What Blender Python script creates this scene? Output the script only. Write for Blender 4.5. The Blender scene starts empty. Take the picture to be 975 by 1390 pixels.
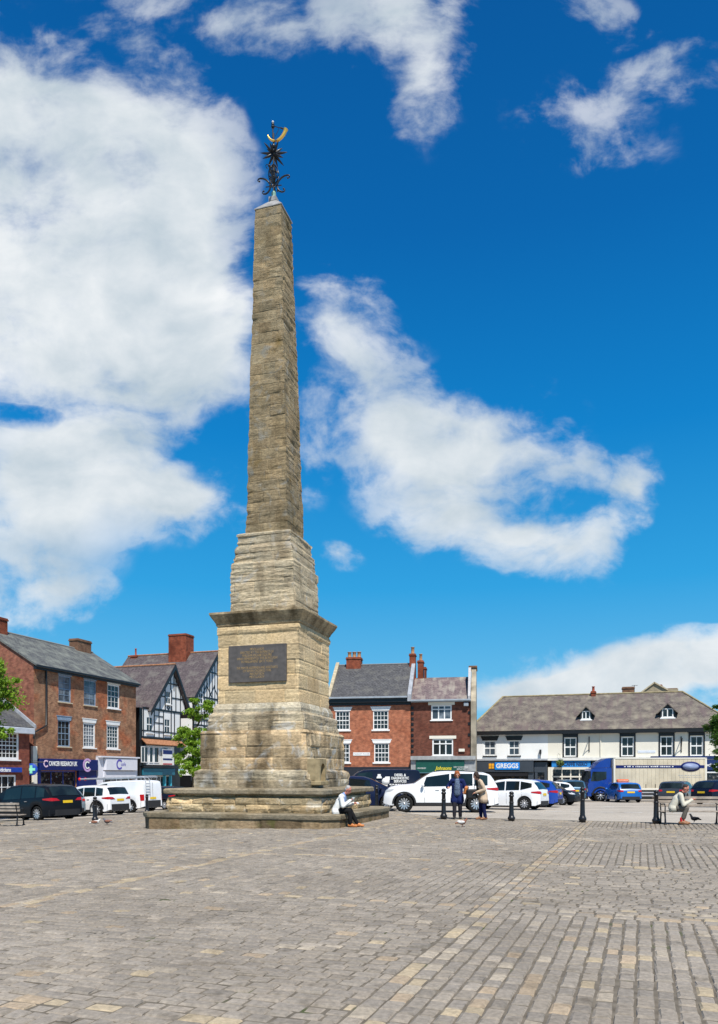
import bpy, math, random
import numpy as np
from mathutils import Vector, Matrix, noise
R = math.radians
random.seed(7)
sc = bpy.context.scene
COL = sc.collection
FPX, CXP, HZP, EYE = 1030.0, 487.5, 1050.0, 1.6     # lens (in photo pixels) and eye height of the place survey

# ---------------------------------------------------------------- ground shape
def sp(t, w=1.5):
    t = t / w
    return w * (t if t > 30 else math.log1p(math.exp(t)))
def gz(x, y):                                        # the square falls gently away and to the left
    return -0.018 * min(sp(y - 31), 60) - 0.035 * min(sp(-x - 2.5), 15)
KERB = 0.05
def rz(x, y): return gz(x, y) - KERB
def W(px, Y): return (px - CXP) / FPX * Y
def Z(py, Y): return EYE + (HZP - py) / FPX * Y
def G(px, py, road=True):                            # where the line of sight meets the ground
    lo, hi = 4.0, 120.0
    for _ in range(50):
        m = (lo + hi) / 2
        z = (rz if road else gz)(W(px, m), m)
        if Z(py, m) > z: lo = m
        else: hi = m
    m = (lo + hi) / 2; x = W(px, m)
    return Vector((x, m, (rz if road else gz)(x, m)))

# ---------------------------------------------------------------- mesh builder
class MB:
    def __init__(s): s.v = []; s.f = []; s.m = []; s.sm = []
    def add(s, vs, fs, mi=0, smooth=False, M=None):
        b = len(s.v)
        for p in vs:
            s.v.append(tuple(M @ Vector(p)) if M is not None else tuple(p))
        for f in fs:
            s.f.append(tuple(i + b for i in f)); s.m.append(mi); s.sm.append(smooth)
    def box(s, x0, x1, y0, y1, z0, z1, mi=0, M=None):
        vs = [(x0,y0,z0),(x1,y0,z0),(x1,y1,z0),(x0,y1,z0),(x0,y0,z1),(x1,y0,z1),(x1,y1,z1),(x0,y1,z1)]
        s.add(vs, [(0,3,2,1),(4,5,6,7),(0,1,5,4),(1,2,6,5),(2,3,7,6),(3,0,4,7)], mi, False, M)
    def bbox(s, x0, x1, y0, y1, z0, z1, b=.01, mi=0, M=None):      # bevelled box
        xs=(x0,x1); ys=(y0,y1); zs=(z0,z1); V=[]; idx={}
        for i in (0,1):
            for j in (0,1):
                for k in (0,1):
                    for ax in range(3):
                        p=[xs[i],ys[j],zs[k]]
                        for a2 in range(3):
                            if a2!=ax: p[a2]+= b*(1 if (i,j,k)[a2]==0 else -1)
                        idx[(i,j,k,ax)]=len(V); V.append(tuple(p))
        F=[]
        for i in (0,1): F.append([idx[(i,0,0,0)],idx[(i,1,0,0)],idx[(i,1,1,0)],idx[(i,0,1,0)]][::(1 if i else -1)])
        for j in (0,1): F.append([idx[(0,j,0,1)],idx[(0,j,1,1)],idx[(1,j,1,1)],idx[(1,j,0,1)]][::(1 if j else -1)])
        for k in (0,1): F.append([idx[(0,0,k,2)],idx[(1,0,k,2)],idx[(1,1,k,2)],idx[(0,1,k,2)]][::(1 if k else -1)])
        for k in (0,1):
            for j in (0,1): F.append([idx[(0,j,k,1)],idx[(1,j,k,1)],idx[(1,j,k,2)],idx[(0,j,k,2)]])
            for i in (0,1): F.append([idx[(i,0,k,0)],idx[(i,1,k,0)],idx[(i,1,k,2)],idx[(i,0,k,2)]])
        for i in (0,1):
            for j in (0,1): F.append([idx[(i,j,0,0)],idx[(i,j,1,0)],idx[(i,j,1,1)],idx[(i,j,0,1)]])
        for i in (0,1):
            for j in (0,1):
                for k in (0,1): F.append([idx[(i,j,k,0)],idx[(i,j,k,1)],idx[(i,j,k,2)]])
        c=Vector(((x0+x1)/2,(y0+y1)/2,(z0+z1)/2)); G2=[]
        for f in F:
            p=[Vector(V[q]) for q in f]; n=(p[1]-p[0]).cross(p[2]-p[0])
            G2.append(f if n.dot(sum(p,Vector())/len(p)-c)>0 else f[::-1])
        s.add(V, G2, mi, False, M)
    def poly(s, pts, mi=0, M=None): s.add(pts, [tuple(range(len(pts)))], mi, False, M)
    def prism(s, pts, d, mi=0, M=None):                             # pts planar polygon, d extrusion vector
        n=len(pts); a=[Vector(p) for p in pts]; d=Vector(d)
        nn=sum(((a[i]).cross(a[(i+1)%n]) for i in range(n)),Vector())
        if nn.dot(d)>0: a=a[::-1]
        s.add(a+[p+d for p in a], [tuple(range(n)), tuple(range(2*n-1,n-1,-1))]+[(i,n+i,n+(i+1)%n,(i+1)%n) for i in range(n)], mi, False, M)
    def tube(s, pts, rs, n=10, mi=0, cap=True, smooth=True, M=None):
        pts=[Vector(p) for p in pts]; k=len(pts)
        if not isinstance(rs,(list,tuple)): rs=[rs]*k
        V=[]; up=None
        for i,p in enumerate(pts):
            t=(pts[min(i+1,k-1)]-pts[max(i-1,0)]).normalized()
            if up is None: up=Vector((0,0,1)) if abs(t.z)<.9 else Vector((1,0,0))
            a=t.cross(up)
            if a.length<1e-4: a=t.cross(Vector((0,1,0)))
            a.normalize(); b=t.cross(a).normalized(); up=-b if False else up
            for j in range(n):
                w=2*math.pi*j/n
                V.append(p+(a*math.cos(w)+b*math.sin(w))*rs[i])
        F=[]
        for i in range(k-1):
            for j in range(n):
                F.append((i*n+j,i*n+(j+1)%n,(i+1)*n+(j+1)%n,(i+1)*n+j))
        s.add(V,F,mi,smooth,M)
        if cap:
            s.add(V[:n],[tuple(range(n))[::-1]],mi,False,M); s.add(V[-n:],[tuple(range(n))],mi,False,M)
    def lathe(s, prof, n=24, mi=0, smooth=True, M=None, c=(0,0), cap=True):   # prof [(r,z)] round z
        V=[]; F=[]
        for r,z in prof:
            for j in range(n):
                w=2*math.pi*j/n; V.append((c[0]+r*math.cos(w),c[1]+r*math.sin(w),z))
        for i in range(len(prof)-1):
            for j in range(n): F.append((i*n+j,i*n+(j+1)%n,(i+1)*n+(j+1)%n,(i+1)*n+j))
        if cap: F.append(tuple(range(n))[::-1]); k=(len(prof)-1)*n; F.append(tuple(range(k,k+n)))
        s.add(V,F,mi,smooth,M)
    def ball(s, c, r, n=12, mi=0, M=None):
        if not isinstance(r,(list,tuple)): r=(r,r,r)
        V=[];F=[];m=n//2
        for i in range(1,m):
            a=math.pi*i/m
            for j in range(n):
                w=2*math.pi*j/n
                V.append((c[0]+r[0]*math.sin(a)*math.cos(w),c[1]+r[1]*math.sin(a)*math.sin(w),c[2]+r[2]*math.cos(a)))
        for i in range(m-2):
            for j in range(n): F.append((i*n+j,(i+1)*n+j,(i+1)*n+(j+1)%n,i*n+(j+1)%n))
        V.append((c[0],c[1],c[2]+r[2])); V.append((c[0],c[1],c[2]-r[2])); t=len(V)-2
        for j in range(n):
            F.append((t,j,(j+1)%n)); b=(m-2)*n; F.append((t+1,b+(j+1)%n,b+j))
        s.add(V,F,mi,True,M)
    def cap(s, p0, p1, r0, r1, n=12, M=None):                       # tapered capsule
        s.tube([p0,p1],[r0,r1],n,cap=False,M=M); s.ball(p0,r0,n,M=M); s.ball(p1,r1,n,M=M)
    def mesh(s, name, mats, uv=True):
        me=bpy.data.meshes.new(name); me.from_pydata(s.v,[],s.f)
        for m in (mats if isinstance(mats,(list,tuple)) else [mats]): me.materials.append(m)
        if s.f:
            me.polygons.foreach_set('material_index',s.m); me.polygons.foreach_set('use_smooth',s.sm)
        if uv: box_uv(me)
        me.update(); return me
    def build(s, name, mats, parent=None, uv=True):
        return obj(name, s.mesh(name,mats,uv), parent)

def box_uv(me):
    """UVs in metres, laid along each face's own horizontal and slope direction"""
    if not len(me.polygons): return
    uvl=me.uv_layers.new(name='UV'); nl=len(me.loops)
    co=np.empty(len(me.vertices)*3); me.vertices.foreach_get('co',co); co=co.reshape(-1,3)
    vi=np.empty(nl,dtype=np.int32); me.loops.foreach_get('vertex_index',vi)
    nr=np.empty(len(me.polygons)*3); me.polygons.foreach_get('normal',nr); nr=nr.reshape(-1,3)
    lt=np.empty(len(me.polygons),dtype=np.int32); me.polygons.foreach_get('loop_total',lt)
    n=np.repeat(nr,lt,axis=0); p=co[vi]
    t=np.stack([-n[:,1],n[:,0],np.zeros(len(n))],1); ln=np.linalg.norm(t,axis=1)
    flat=ln<.25; ln[ln<1e-6]=1; t/=ln[:,None]; t[flat]=(1,0,0)
    t=np.round(t,3)
    b=np.cross(n,t); b[flat]=(0,1,0)
    u=(p*t).sum(1); v=(p*b).sum(1)
    uvl.data.foreach_set('uv',np.stack([u,v],1).ravel())

def obj(name, data, parent=None):
    o=bpy.data.objects.new(name,data); COL.objects.link(o)
    if parent is not None: o.parent=parent
    return o
def tag(o, label=None, cat=None, group=None, kind=None):
    if label: o['label']=label
    if cat: o['category']=cat
    if group: o['group']=group
    if kind: o['kind']=kind
    return o
def thing(name, label, cat, loc=(0,0,0), rot=0, group=None):
    o=obj(name,None); o.location=loc; o.rotation_euler=(0,0,rot); o.empty_display_size=.3
    return tag(o,label,cat,group)
def copy_tree(o, parent=None):
    c=o.copy(); COL.objects.link(c)
    if parent is not None: c.parent=parent
    for ch in list(o.children): copy_tree(ch,c)
    return c
def text(parent, name, body, loc, size, mat, rot=(math.pi/2,0,0), align='CENTER', ext=.006, sx=1, shear=0, space=1, bold=0, fit=None):
    cu=bpy.data.curves.new(name,'FONT'); cu.body=body; cu.size=size; cu.align_x=align; cu.align_y='CENTER'
    cu.extrude=ext; cu.shear=shear; cu.space_character=space; cu.resolution_u=3; cu.offset=bold
    t=bpy.data.objects.new(name,cu); COL.objects.link(t)
    dg=bpy.context.evaluated_depsgraph_get(); dg.update(); me=bpy.data.meshes.new_from_object(t.evaluated_get(dg))
    bpy.data.objects.remove(t); bpy.data.curves.remove(cu); me.name=name; me.materials.clear(); me.materials.append(mat)
    if fit:
        xs=[v.co.x for v in me.vertices]; sx=fit/(max(xs)-min(xs))
    o=obj(name,me,parent); o.location=loc; o.rotation_euler=rot; o.scale=(sx,1,1)
    return o

# ---------------------------------------------------------------- materials
class NT:
    def __init__(s, mat):
        s.t=mat.node_tree; s.n=s.t.nodes; s.l=s.t.links
    def new(s, typ, **kw):
        nd=s.n.new('ShaderNode'+typ)
        for k,v in kw.items():
            if k.startswith('i_'):
                k=k[2:]; nd.inputs[int(k) if k.isdigit() else k.replace('_',' ')].default_value=v
            else: setattr(nd,k,v)
        return nd
    def link(s,a,b): s.l.new(a,b)
def base_mat(name, rough=.7, spec=.3, metal=0):
    m=bpy.data.materials.new(name); m.use_nodes=True; nt=NT(m)
    b=nt.n['Principled BSDF']; b.inputs['Roughness'].default_value=rough
    b.inputs['Specular IOR Level'].default_value=spec; b.inputs['Metallic'].default_value=metal
    return m,nt,b
def noise_mix(nt, vec, scale, c1, c2, lo=.35, hi=.65, detail=5, dist=0, vscale=None):
    if vscale:
        mp=nt.new('Mapping'); mp.inputs['Scale'].default_value=vscale; nt.link(vec,mp.inputs[0]); vec=mp.outputs[0]
    n=nt.new('TexNoise'); n.inputs['Scale'].default_value=scale; n.inputs['Detail'].default_value=detail; n.inputs['Distortion'].default_value=dist
    nt.link(vec,n.inputs['Vector'])
    r=nt.new('MapRange'); r.inputs['From Min'].default_value=lo; r.inputs['From Max'].default_value=hi
    nt.link(n.outputs['Fac'],r.inputs['Value'])
    mx=nt.new('Mix',data_type='RGBA'); nt.link(r.outputs[0],mx.inputs['Factor'])
    for i,c in ((6,c1),(7,c2)):
        if hasattr(c,'is_output'): nt.link(c,mx.inputs[i])
        else: mx.inputs[i].default_value=(*c,1)
    return mx.outputs[2], n.outputs['Fac']
def mul(nt,a,b,f=1.0):
    mx=nt.new('Mix',data_type='RGBA',blend_type='MULTIPLY'); mx.inputs['Factor'].default_value=f
    for i,c in ((6,a),(7,b)):
        if hasattr(c,'is_output'): nt.link(c,mx.inputs[i])
        else: mx.inputs[i].default_value=(*c,1)
    return mx.outputs[2]
def bump(nt,b,h,strength=.4,dist=.02):
    bp=nt.new('Bump'); bp.inputs['Strength'].default_value=strength; bp.inputs['Distance'].default_value=dist
    nt.link(h,bp.inputs['Height']); nt.link(bp.outputs[0],b.inputs['Normal']); return bp
def plain(name, c, rough=.5, spec=.4, metal=0, var=.12, scale=3, coat=0):
    m,nt,b=base_mat(name,rough,spec,metal)
    tc=nt.new('TexCoord'); d=tuple(x*(1-var) for x in c); l=tuple(min(1,x*(1+var)) for x in c)
    o,f=noise_mix(nt,tc.outputs['Object'],scale,d,l,.3,.7)
    nt.link(o,b.inputs['Base Color'])
    if coat: b.inputs['Coat Weight'].default_value=coat; b.inputs['Coat Roughness'].default_value=.05
    return m
def brick_mat(name, c1, c2, mortar, stain, stain_amt=(.5,.75), bw=.225, bh=.075, patch=None):
    m,nt,b=base_mat(name,.88,.15)
    uv=nt.new('UVMap'); uv.uv_map='UV'
    br=nt.new('TexBrick'); br.inputs['Scale'].default_value=1
    br.inputs['Brick Width'].default_value=bw; br.inputs['Row Height'].default_value=bh; br.inputs['Mortar Size'].default_value=.008
    br.inputs['Color1'].default_value=(*c1,1); br.inputs['Color2'].default_value=(*c2,1); br.inputs['Mortar'].default_value=(*mortar,1)
    nt.link(uv.outputs[0],br.inputs['Vector'])
    o=br.outputs['Color']
    v,_=noise_mix(nt,uv.outputs[0],3.2,(.62,.6,.6),(1.32,1.28,1.22),.3,.7,9)
    o=mul(nt,o,v)
    o,_=noise_mix(nt,uv.outputs[0],.8,o,mul(nt,o,stain),*stain_amt)
    if patch: o,_=noise_mix(nt,uv.outputs[0],.45,o,mul(nt,o,patch),.5,.62,3)
    nt.link(o,b.inputs['Base Color']); bump(nt,b,br.outputs['Fac'],.3,.01).invert=True
    return m
def slate_mat(name, c1, c2, lich, w=.3, h=.22, amt=(.48,.7), streak=None):
    m,nt,b=base_mat(name,.75,.25)
    uv=nt.new('UVMap'); uv.uv_map='UV'
    br=nt.new('TexBrick'); br.inputs['Scale'].default_value=1
    br.inputs['Brick Width'].default_value=w; br.inputs['Row Height'].default_value=h; br.inputs['Mortar Size'].default_value=.012
    br.inputs['Color1'].default_value=(*c1,1); br.inputs['Color2'].default_value=(*c2,1); br.inputs['Mortar'].default_value=(*[x*.35 for x in c1],1)
    nt.link(uv.outputs[0],br.inputs['Vector'])
    v,_=noise_mix(nt,uv.outputs[0],5,(.6,.6,.6),(1.35,1.33,1.3),.25,.75,9)
    o=mul(nt,br.outputs['Color'],v)
    o,_=noise_mix(nt,uv.outputs[0],1.1,o,lich,*amt,detail=10)
    if streak: o,_=noise_mix(nt,uv.outputs[0],2.0,o,streak,.5,.72,detail=6,vscale=(1,.18,1))
    nt.link(o,b.inputs['Base Color']); bp=bump(nt,b,br.outputs['Fac'],.6,.02); bp.invert=True
    return m
def stone_mat(name, c, dark, warm, white=None, dk=(.52,.72), streaky=True, bmp=.5, moss=None):
    m,nt,b=base_mat(name,.92,.12)
    tc=nt.new('TexCoord'); ob=tc.outputs['Object']
    o,_=noise_mix(nt,ob,1.3,c,warm,.35,.65,6)
    at=nt.new('Attribute'); at.attribute_name='tint'; o=mul(nt,o,at.outputs['Color'])
    v,f2=noise_mix(nt,ob,9,(.66,.65,.64),(1.28,1.27,1.25),.28,.72,10,vscale=(1,1,2.2))
    o=mul(nt,o,v)
    if white: o,_=noise_mix(nt,ob,1.7,o,white,.56,.72,9,dist=1.5)
    o,_=noise_mix(nt,ob,1.0,o,mul(nt,o,dark),*dk,detail=9,vscale=(1.6,1.6,.55) if streaky else (1,1,1))
    if moss: o,_=noise_mix(nt,ob,1.6,o,moss,.6,.75,8)
    o,_=noise_mix(nt,ob,38,mul(nt,o,(.5,.5,.5)),o,.3,.42,4)
    nt.link(o,b.inputs['Base Color'])
    n=nt.new('TexNoise'); n.inputs['Scale'].default_value=28; n.inputs['Detail'].default_value=8
    mp=nt.new('Mapping'); mp.inputs['Scale'].default_value=(1,1,2.5); nt.link(ob,mp.inputs[0]); nt.link(mp.outputs[0],n.inputs['Vector'])
    bump(nt,b,n.outputs['Fac'],bmp,.03)
    return m
def glass_mat(name, c=(.015,.02,.022), rough=.06, var=(.05,.06,.06), sp_=.5):
    m,nt,b=base_mat(name,rough,sp_)
    tc=nt.new('TexCoord')
    o,_=noise_mix(nt,tc.outputs['Object'],.9,c,var,.45,.8,3)
    nt.link(o,b.inputs['Base Color'])
    return m
M={}
M['white']=plain('white_paint',(.78,.78,.76),.5,.3,var=.06)
M['cream']=plain('cream_paint',(.74,.70,.60),.8,.1,var=.06,scale=.8)
M['whitewall']=plain('white_render',(.8,.8,.78),.85,.1,var=.05,scale=.8)
M['black']=plain('black_paint',(.012,.012,.013),.35,.4)
M['iron']=plain('cast_iron',(.014,.014,.016),.35,.45)
M['bluegrey']=plain('faded_blue_paint',(.22,.30,.40),.7,.2,var=.25,scale=12)
M['sill']=plain('stone_sill',(.5,.42,.30),.8,.1)
M['lead']=plain('lead_sheet',(.34,.355,.38),.5,.4,var=.2)
M['leadwhite']=plain('pale_lead',(.45,.44,.44),.6,.3,var=.15,scale=8)
M['glass']=glass_mat('window_glass')
M['curtain']=glass_mat('curtained_glass',(.05,.07,.09),.1,(.32,.36,.4))
M['carglass']=glass_mat('tinted_glass',(.008,.012,.013),.04,(.03,.05,.05),.5)
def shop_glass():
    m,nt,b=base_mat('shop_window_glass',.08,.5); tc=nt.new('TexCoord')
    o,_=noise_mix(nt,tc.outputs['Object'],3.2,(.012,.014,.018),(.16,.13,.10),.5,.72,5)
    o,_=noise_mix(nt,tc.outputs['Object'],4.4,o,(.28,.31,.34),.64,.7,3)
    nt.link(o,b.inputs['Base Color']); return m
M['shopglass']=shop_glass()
M['dark']=plain('dark_interior',(.012,.012,.014),.8,.1)
M['brickA']=brick_mat('brown_brick',(.40,.20,.11),(.25,.11,.065),(.34,.26,.18),(.6,.55,.52),(.48,.72),patch=(1.1,.72,.6))
M['brickAr']=brick_mat('red_brown_brick',(.33,.13,.08),(.24,.08,.055),(.22,.15,.11),(.75,.7,.7),(.5,.75))
M['brickE']=brick_mat('orange_brick',(.43,.155,.085),(.32,.105,.06),(.36,.2,.13),(.8,.7,.65),(.5,.75))
M['brickF']=brick_mat('dark_red_brick',(.18,.062,.04),(.12,.042,.03),(.14,.08,.06),(.7,.6,.6))
M['brickD']=brick_mat('deep_red_brick',(.26,.075,.045),(.20,.055,.04),(.17,.09,.07),(.7,.6,.6))
M['brickC']=brick_mat('chimney_brick',(.30,.075,.035),(.22,.055,.03),(.2,.1,.07),(.45,.4,.4),(.5,.7))
M['brickK']=brick_mat('dusty_chimney_brick',(.24,.13,.08),(.17,.085,.055),(.2,.15,.1),(.5,.45,.45))
M['slateA']=slate_mat('grey_slate',(.13,.135,.13),(.09,.095,.10),(.21,.22,.19),amt=(.42,.72))
M['tileB']=slate_mat('purple_tile',(.145,.118,.122),(.098,.08,.085),(.19,.175,.155),w=.18,h=.12,amt=(.5,.75))
M['slateE']=slate_mat('dark_slate',(.105,.105,.11),(.075,.075,.08),(.16,.155,.135),amt=(.5,.8))
M['slateF']=slate_mat('streaked_slate',(.2,.15,.15),(.155,.12,.125),(.3,.25,.22),streak=(.33,.30,.25))
M['tileG']=slate_mat('mottled_tile',(.17,.145,.13),(.115,.098,.09),(.25,.22,.17),w=.2,h=.16,amt=(.42,.7),streak=(.13,.095,.095))
M['ridge']=plain('ridge_tile',(.36,.17,.09),.8,.1,var=.3,scale=6)
M['coping']=plain('coping_stone',(.45,.38,.26),.85,.1,var=.25,scale=4)
M['render']=plain('stained_render',(.33,.29,.22),.9,.1,var=.4,scale=1.2)
M['gutter']=plain('pale_gutter',(.30,.34,.38),.5,.3)
M['pot']=plain('clay_pot',(.36,.20,.11),.8,.1,var=.3,scale=8)
M['redpot']=plain('red_clay_pot',(.33,.07,.04),.7,.2,var=.2)
# ================================================================= obelisk
S_D = 26.0/25.0
OX, OY = -0.11*26.0, 26.0
OBROT = -R(17.1)
def hsh(*a):
    x=math.sin(sum(v*k for v,k in zip(a,(12.9898,78.233,37.719,11.13))))*43758.5453
    return x-math.floor(x)
def tier(parent, name, mat, prof, course=.35, blk=.8, rough=.01, strata=7.0, cell=.05, chamf=0, edge=1.5, seed=0,
         shift=None, tint=.25, groove=.012, pits=0, caps=True, warp=None, blkrec=1.0):
    """square (or chamfered) stone drum: prof [(half width, z)], weathered by courses, blocks and bedding"""
    zs=[]
    for (a0,z0),(a1,z1) in zip(prof,prof[1:]):
        n=max(1,int(math.ceil(max(abs(z1-z0),abs(a1-a0))/cell)))
        for i in range(n): zs.append((a0+(a1-a0)*i/n, z0+(z1-z0)*i/n))
    zs.append(prof[-1]); zb,zt=prof[0][1],prof[-1][1]
    am=max(a for a,_ in prof)
    def corners(a):
        c=chamf
        if not c: return [(-a,-a),(a,-a),(a,a),(-a,a)]
        return [(-a+c,-a),(a-c,-a),(a,-a+c),(a,a-c),(a-c,a),(-a+c,a),(-a,a-c),(-a,-a+c)]
    k=len(corners(am)); cm=corners(am)
    seg=[max(2,int(math.ceil(math.dist(cm[i],cm[(i+1)%k])/cell))) for i in range(k)]
    V=[];row=sum(seg); us=[]
    for ri,(a,z) in enumerate(zs):
        cs=corners(a); f=(z-zb)/max(1e-6,zt-zb)
        sx,sy=(0,0) if not shift else (shift[0]*f,shift[1]*f)
        U=0
        for i in range(k):
            p,q=cs[i],cs[(i+1)%k]; L=math.dist(p,q); dx,dy=(q[0]-p[0])/L,(q[1]-p[1])/L
            pr=cs[i-1]; pl=math.dist(pr,p)
            for j in range(seg[i]):
                t=j/seg[i]; x,y=p[0]+(q[0]-p[0])*t,p[1]+(q[1]-p[1])*t
                nx,ny=dy,-dx
                if j==0: nx+= (p[1]-pr[1])/pl; ny-= (p[0]-pr[0])/pl; l=math.hypot(nx,ny); nx/=l; ny/=l
                s=t*L; dc=min(s,L-s)
                ci=math.floor((z-zb)/course+1e-4); bo=hsh(ci,i,seed)*blk; bi=math.floor((s+bo)/blk)
                d=0
                if rough:
                    q3=Vector((x*1.1,y*1.1,z*strata))
                    st=noise.noise(q3+Vector((seed*7.1,0,0)))
                    st2=noise.noise(Vector((x*3.1,y*3.1,z*strata*2.7)))
                    amp=rough*(1+edge*math.exp(-dc/.12))*(.35+1.5*max(0,.45+noise.noise(Vector((x*.9+seed,y*.9,z*.75)))))
                    bh=hsh(bi,ci,i,seed+3)
                    d-=amp*(max(0,st+.25)*1.3+.55*abs(st2)+ (1.2*bh if bh>.62 else .2*bh)*blkrec)
                    d+=rough*.5*noise.noise(Vector((x*.8,y*.8,z*.8)))
                    if pits:
                        pn=noise.noise(Vector((x*2.2+9,y*2.2,z*3.5)));  d-=pits*max(0,pn-.12)*3
                fz=(z-zb)/course; dz=abs(fz-round(fz))*course; du=((s+bo)/blk); du=abs(du-round(du))*blk
                if groove and (dz<cell*.45 or du<cell*.45): d-=groove
                if warp: d+=warp(z)
                V.append((x+nx*d+sx,y+ny*d+sy,z))
                if ri==0: us.append((i,s))
    V=np.array(V); nr=len(zs); F=[]; tn=[]
    rng=random.Random(seed+5); cache={}
    for r in range(nr-1):
        a,z=zs[r]; ci=math.floor(((z+zs[r+1][1])/2-zb)/course+1e-4)
        for j in range(row):
            j2=(j+1)%row; F.append((r*row+j,r*row+j2,(r+1)*row+j2,(r+1)*row+j))
            i,s=us[j]; bi=math.floor((s+cell/2+hsh(ci,i,seed)*blk)/blk); h=hsh(bi,ci,i,seed+9); h2=hsh(bi,ci,i,seed+17)
            g=1+tint*(h-.5)*2; wv=1+tint*.35*(h2-.5)
            tn.append((g*wv,g,g/wv,1))
    if caps:
        F.append(tuple(range(row))[::-1]); tn.append((1,1,1,1)); F.append(tuple(range((nr-1)*row,nr*row))); tn.append((1,1,1,1))
    me=bpy.data.meshes.new(name); me.from_pydata([tuple(v) for v in V],[],F); me.materials.append(mat)
    at=me.attributes.new('tint','FLOAT_COLOR','FACE'); at.data.foreach_set('color',np.array(tn,dtype=np.float32).ravel())
    me.update(); return obj(name,me,parent)

st_step=stone_mat('step_stone',(.21,.165,.105),(.5,.5,.42),(.28,.20,.12),dk=(.5,.7),moss=(.13,.14,.04))
st_cope=stone_mat('coping_grey',(.25,.215,.155),(.6,.58,.52),(.30,.25,.17),dk=(.5,.75),streaky=False)
st_rub=stone_mat('rubble_stone',(.50,.39,.235),(.5,.48,.45),(.56,.43,.25),white=(.6,.55,.45),dk=(.55,.75),bmp=.8)
st_base=stone_mat('base_stone',(.38,.32,.23),(.35,.35,.34),(.46,.37,.24),white=(.55,.53,.48),dk=(.46,.66))
st_die=stone_mat('die_stone',(.44,.335,.205),(.34,.335,.33),(.54,.41,.25),white=(.55,.53,.48),dk=(.45,.6))
st_mold=stone_mat('moulding_stone',(.46,.41,.31),(.45,.44,.42),(.50,.43,.31),white=(.6,.58,.52),dk=(.5,.7))
st_ped=stone_mat('pedestal_stone',(.57,.44,.27),(.72,.68,.62),(.60,.45,.255),dk=(.56,.76),bmp=.3)
st_corn=stone_mat('cornice_stone',(.37,.29,.185),(.4,.38,.35),(.46,.35,.21),dk=(.45,.65))
st_up=stone_mat('upper_stone',(.43,.36,.25),(.5,.48,.46),(.51,.42,.28),white=(.45,.42,.36),dk=(.5,.72),bmp=.9)
st_shaft=stone_mat('shaft_stone',(.27,.215,.135),(.55,.55,.52),(.33,.25,.145),white=(.30,.275,.225),dk=(.45,.72),bmp=1.0,moss=(.22,.15,.06))

g0=-.12
ob=thing('stone_obelisk','tall weathered sandstone obelisk on stepped base with gilded horn finial','obelisk',(OX,OY,0),OBROT)
k=S_D
def zz(z): return EYE+(z-EYE)*k
s1=tier(ob,'step',st_step,[(3.155*k,-.75),(3.155*k,zz(.27))],course=1.03,blk=1.35,rough=.008,cell=.09,chamf=.42,groove=.012,seed=1,tint=.42)
c1=tier(s1,'coping',st_cope,[(3.0*k,zz(.27)),(3.185*k,zz(.275)),(3.2*k,zz(.30)),(3.2*k,zz(.41)),(3.17*k,zz(.43)),(2.4*k,zz(.435))],course=.4,blk=1.25,rough=.006,cell=.08,chamf=.42,groove=.008,seed=2,tint=.12)
s2=tier(ob,'step',st_rub,[(2.50*k,zz(.40)),(2.56*k,zz(.55)),(2.56*k,zz(.87)),(2.44*k,zz(.90)),(2.42*k,zz(.99))],course=.27,blk=.75,rough=.035,cell=.045,seed=3,tint=.3,strata=4,pits=.035,groove=.02)
c2=tier(s2,'coping',st_cope,[(2.45*k,zz(.965)),(2.60*k,zz(.97)),(2.62*k,zz(1.0)),(2.62*k,zz(1.10)),(2.58*k,zz(1.14)),(1.8*k,zz(1.17))],course=.4,blk=1.3,rough=.006,cell=.08,groove=.008,seed=4,tint=.12)
b1=tier(ob,'base_course',st_base,[(1.96*k,zz(1.13)),(1.96*k,zz(1.45)),(1.93*k,zz(1.66)),(1.80*k,zz(1.73))],course=.3,blk=.9,rough=.022,cell=.05,seed=5,pits=.012)
b2=tier(ob,'lower_plinth',st_die,[(1.82*k,zz(1.70)),(1.80*k,zz(2.85)),(1.75*k,zz(2.93))],course=.385,blk=.95,rough=.018,cell=.05,seed=6,pits=.014,strata=4,tint=.34)
b3=tier(ob,'weathered_course',st_base,[(1.66*k,zz(2.9)),(1.655*k,zz(3.15)),(1.62*k,zz(3.42)),(1.50*k,zz(3.52))],course=.3,blk=.85,rough=.02,cell=.05,seed=7,pits=.018)
b4=tier(ob,'base_moulding',st_mold,[(1.49*k,zz(3.48)),(1.49*k,zz(3.56)),(1.50*k,zz(3.62)),(1.47*k,zz(3.70)),(1.42*k,zz(3.80))],course=.5,blk=1.0,rough=.01,cell=.05,seed=8)
pd=tier(ob,'pedestal',st_ped,[(1.395*k,zz(3.78)),(1.385*k,zz(5.95)),(1.42*k,zz(6.0)),(1.43*k,zz(6.1)),(1.40*k,zz(6.22))],course=.46,blk=1.05,rough=.008,cell=.045,seed=9,tint=.16,strata=9)
cn=tier(ob,'cornice',st_corn,[(1.36*k,zz(6.20)),(1.42*k,zz(6.26)),(1.44*k,zz(6.33)),(1.50*k,zz(6.42)),(1.58*k,zz(6.55)),(1.61*k,zz(6.60)),(1.61*k,zz(6.665)),(1.0*k,zz(6.80))],course=.6,blk=1.0,rough=.01,cell=.06,seed=10,groove=.006,tint=.15)
u1=tier(ob,'upper_plinth',st_up,[(1.115*k,zz(6.72)),(1.105*k,zz(8.26)),(1.07*k,zz(8.32)),(1.04*k,zz(8.36)),(1.03*k,zz(8.78)),(.99*k,zz(8.86)),(.94*k,zz(8.90)),(.93*k,zz(9.17)),(.90*k,zz(9.2))],course=.33,blk=.75,rough=.021,cell=.036,seed=11,strata=9,edge=1.3,tint=.16,groove=.01,blkrec=.45)
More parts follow.
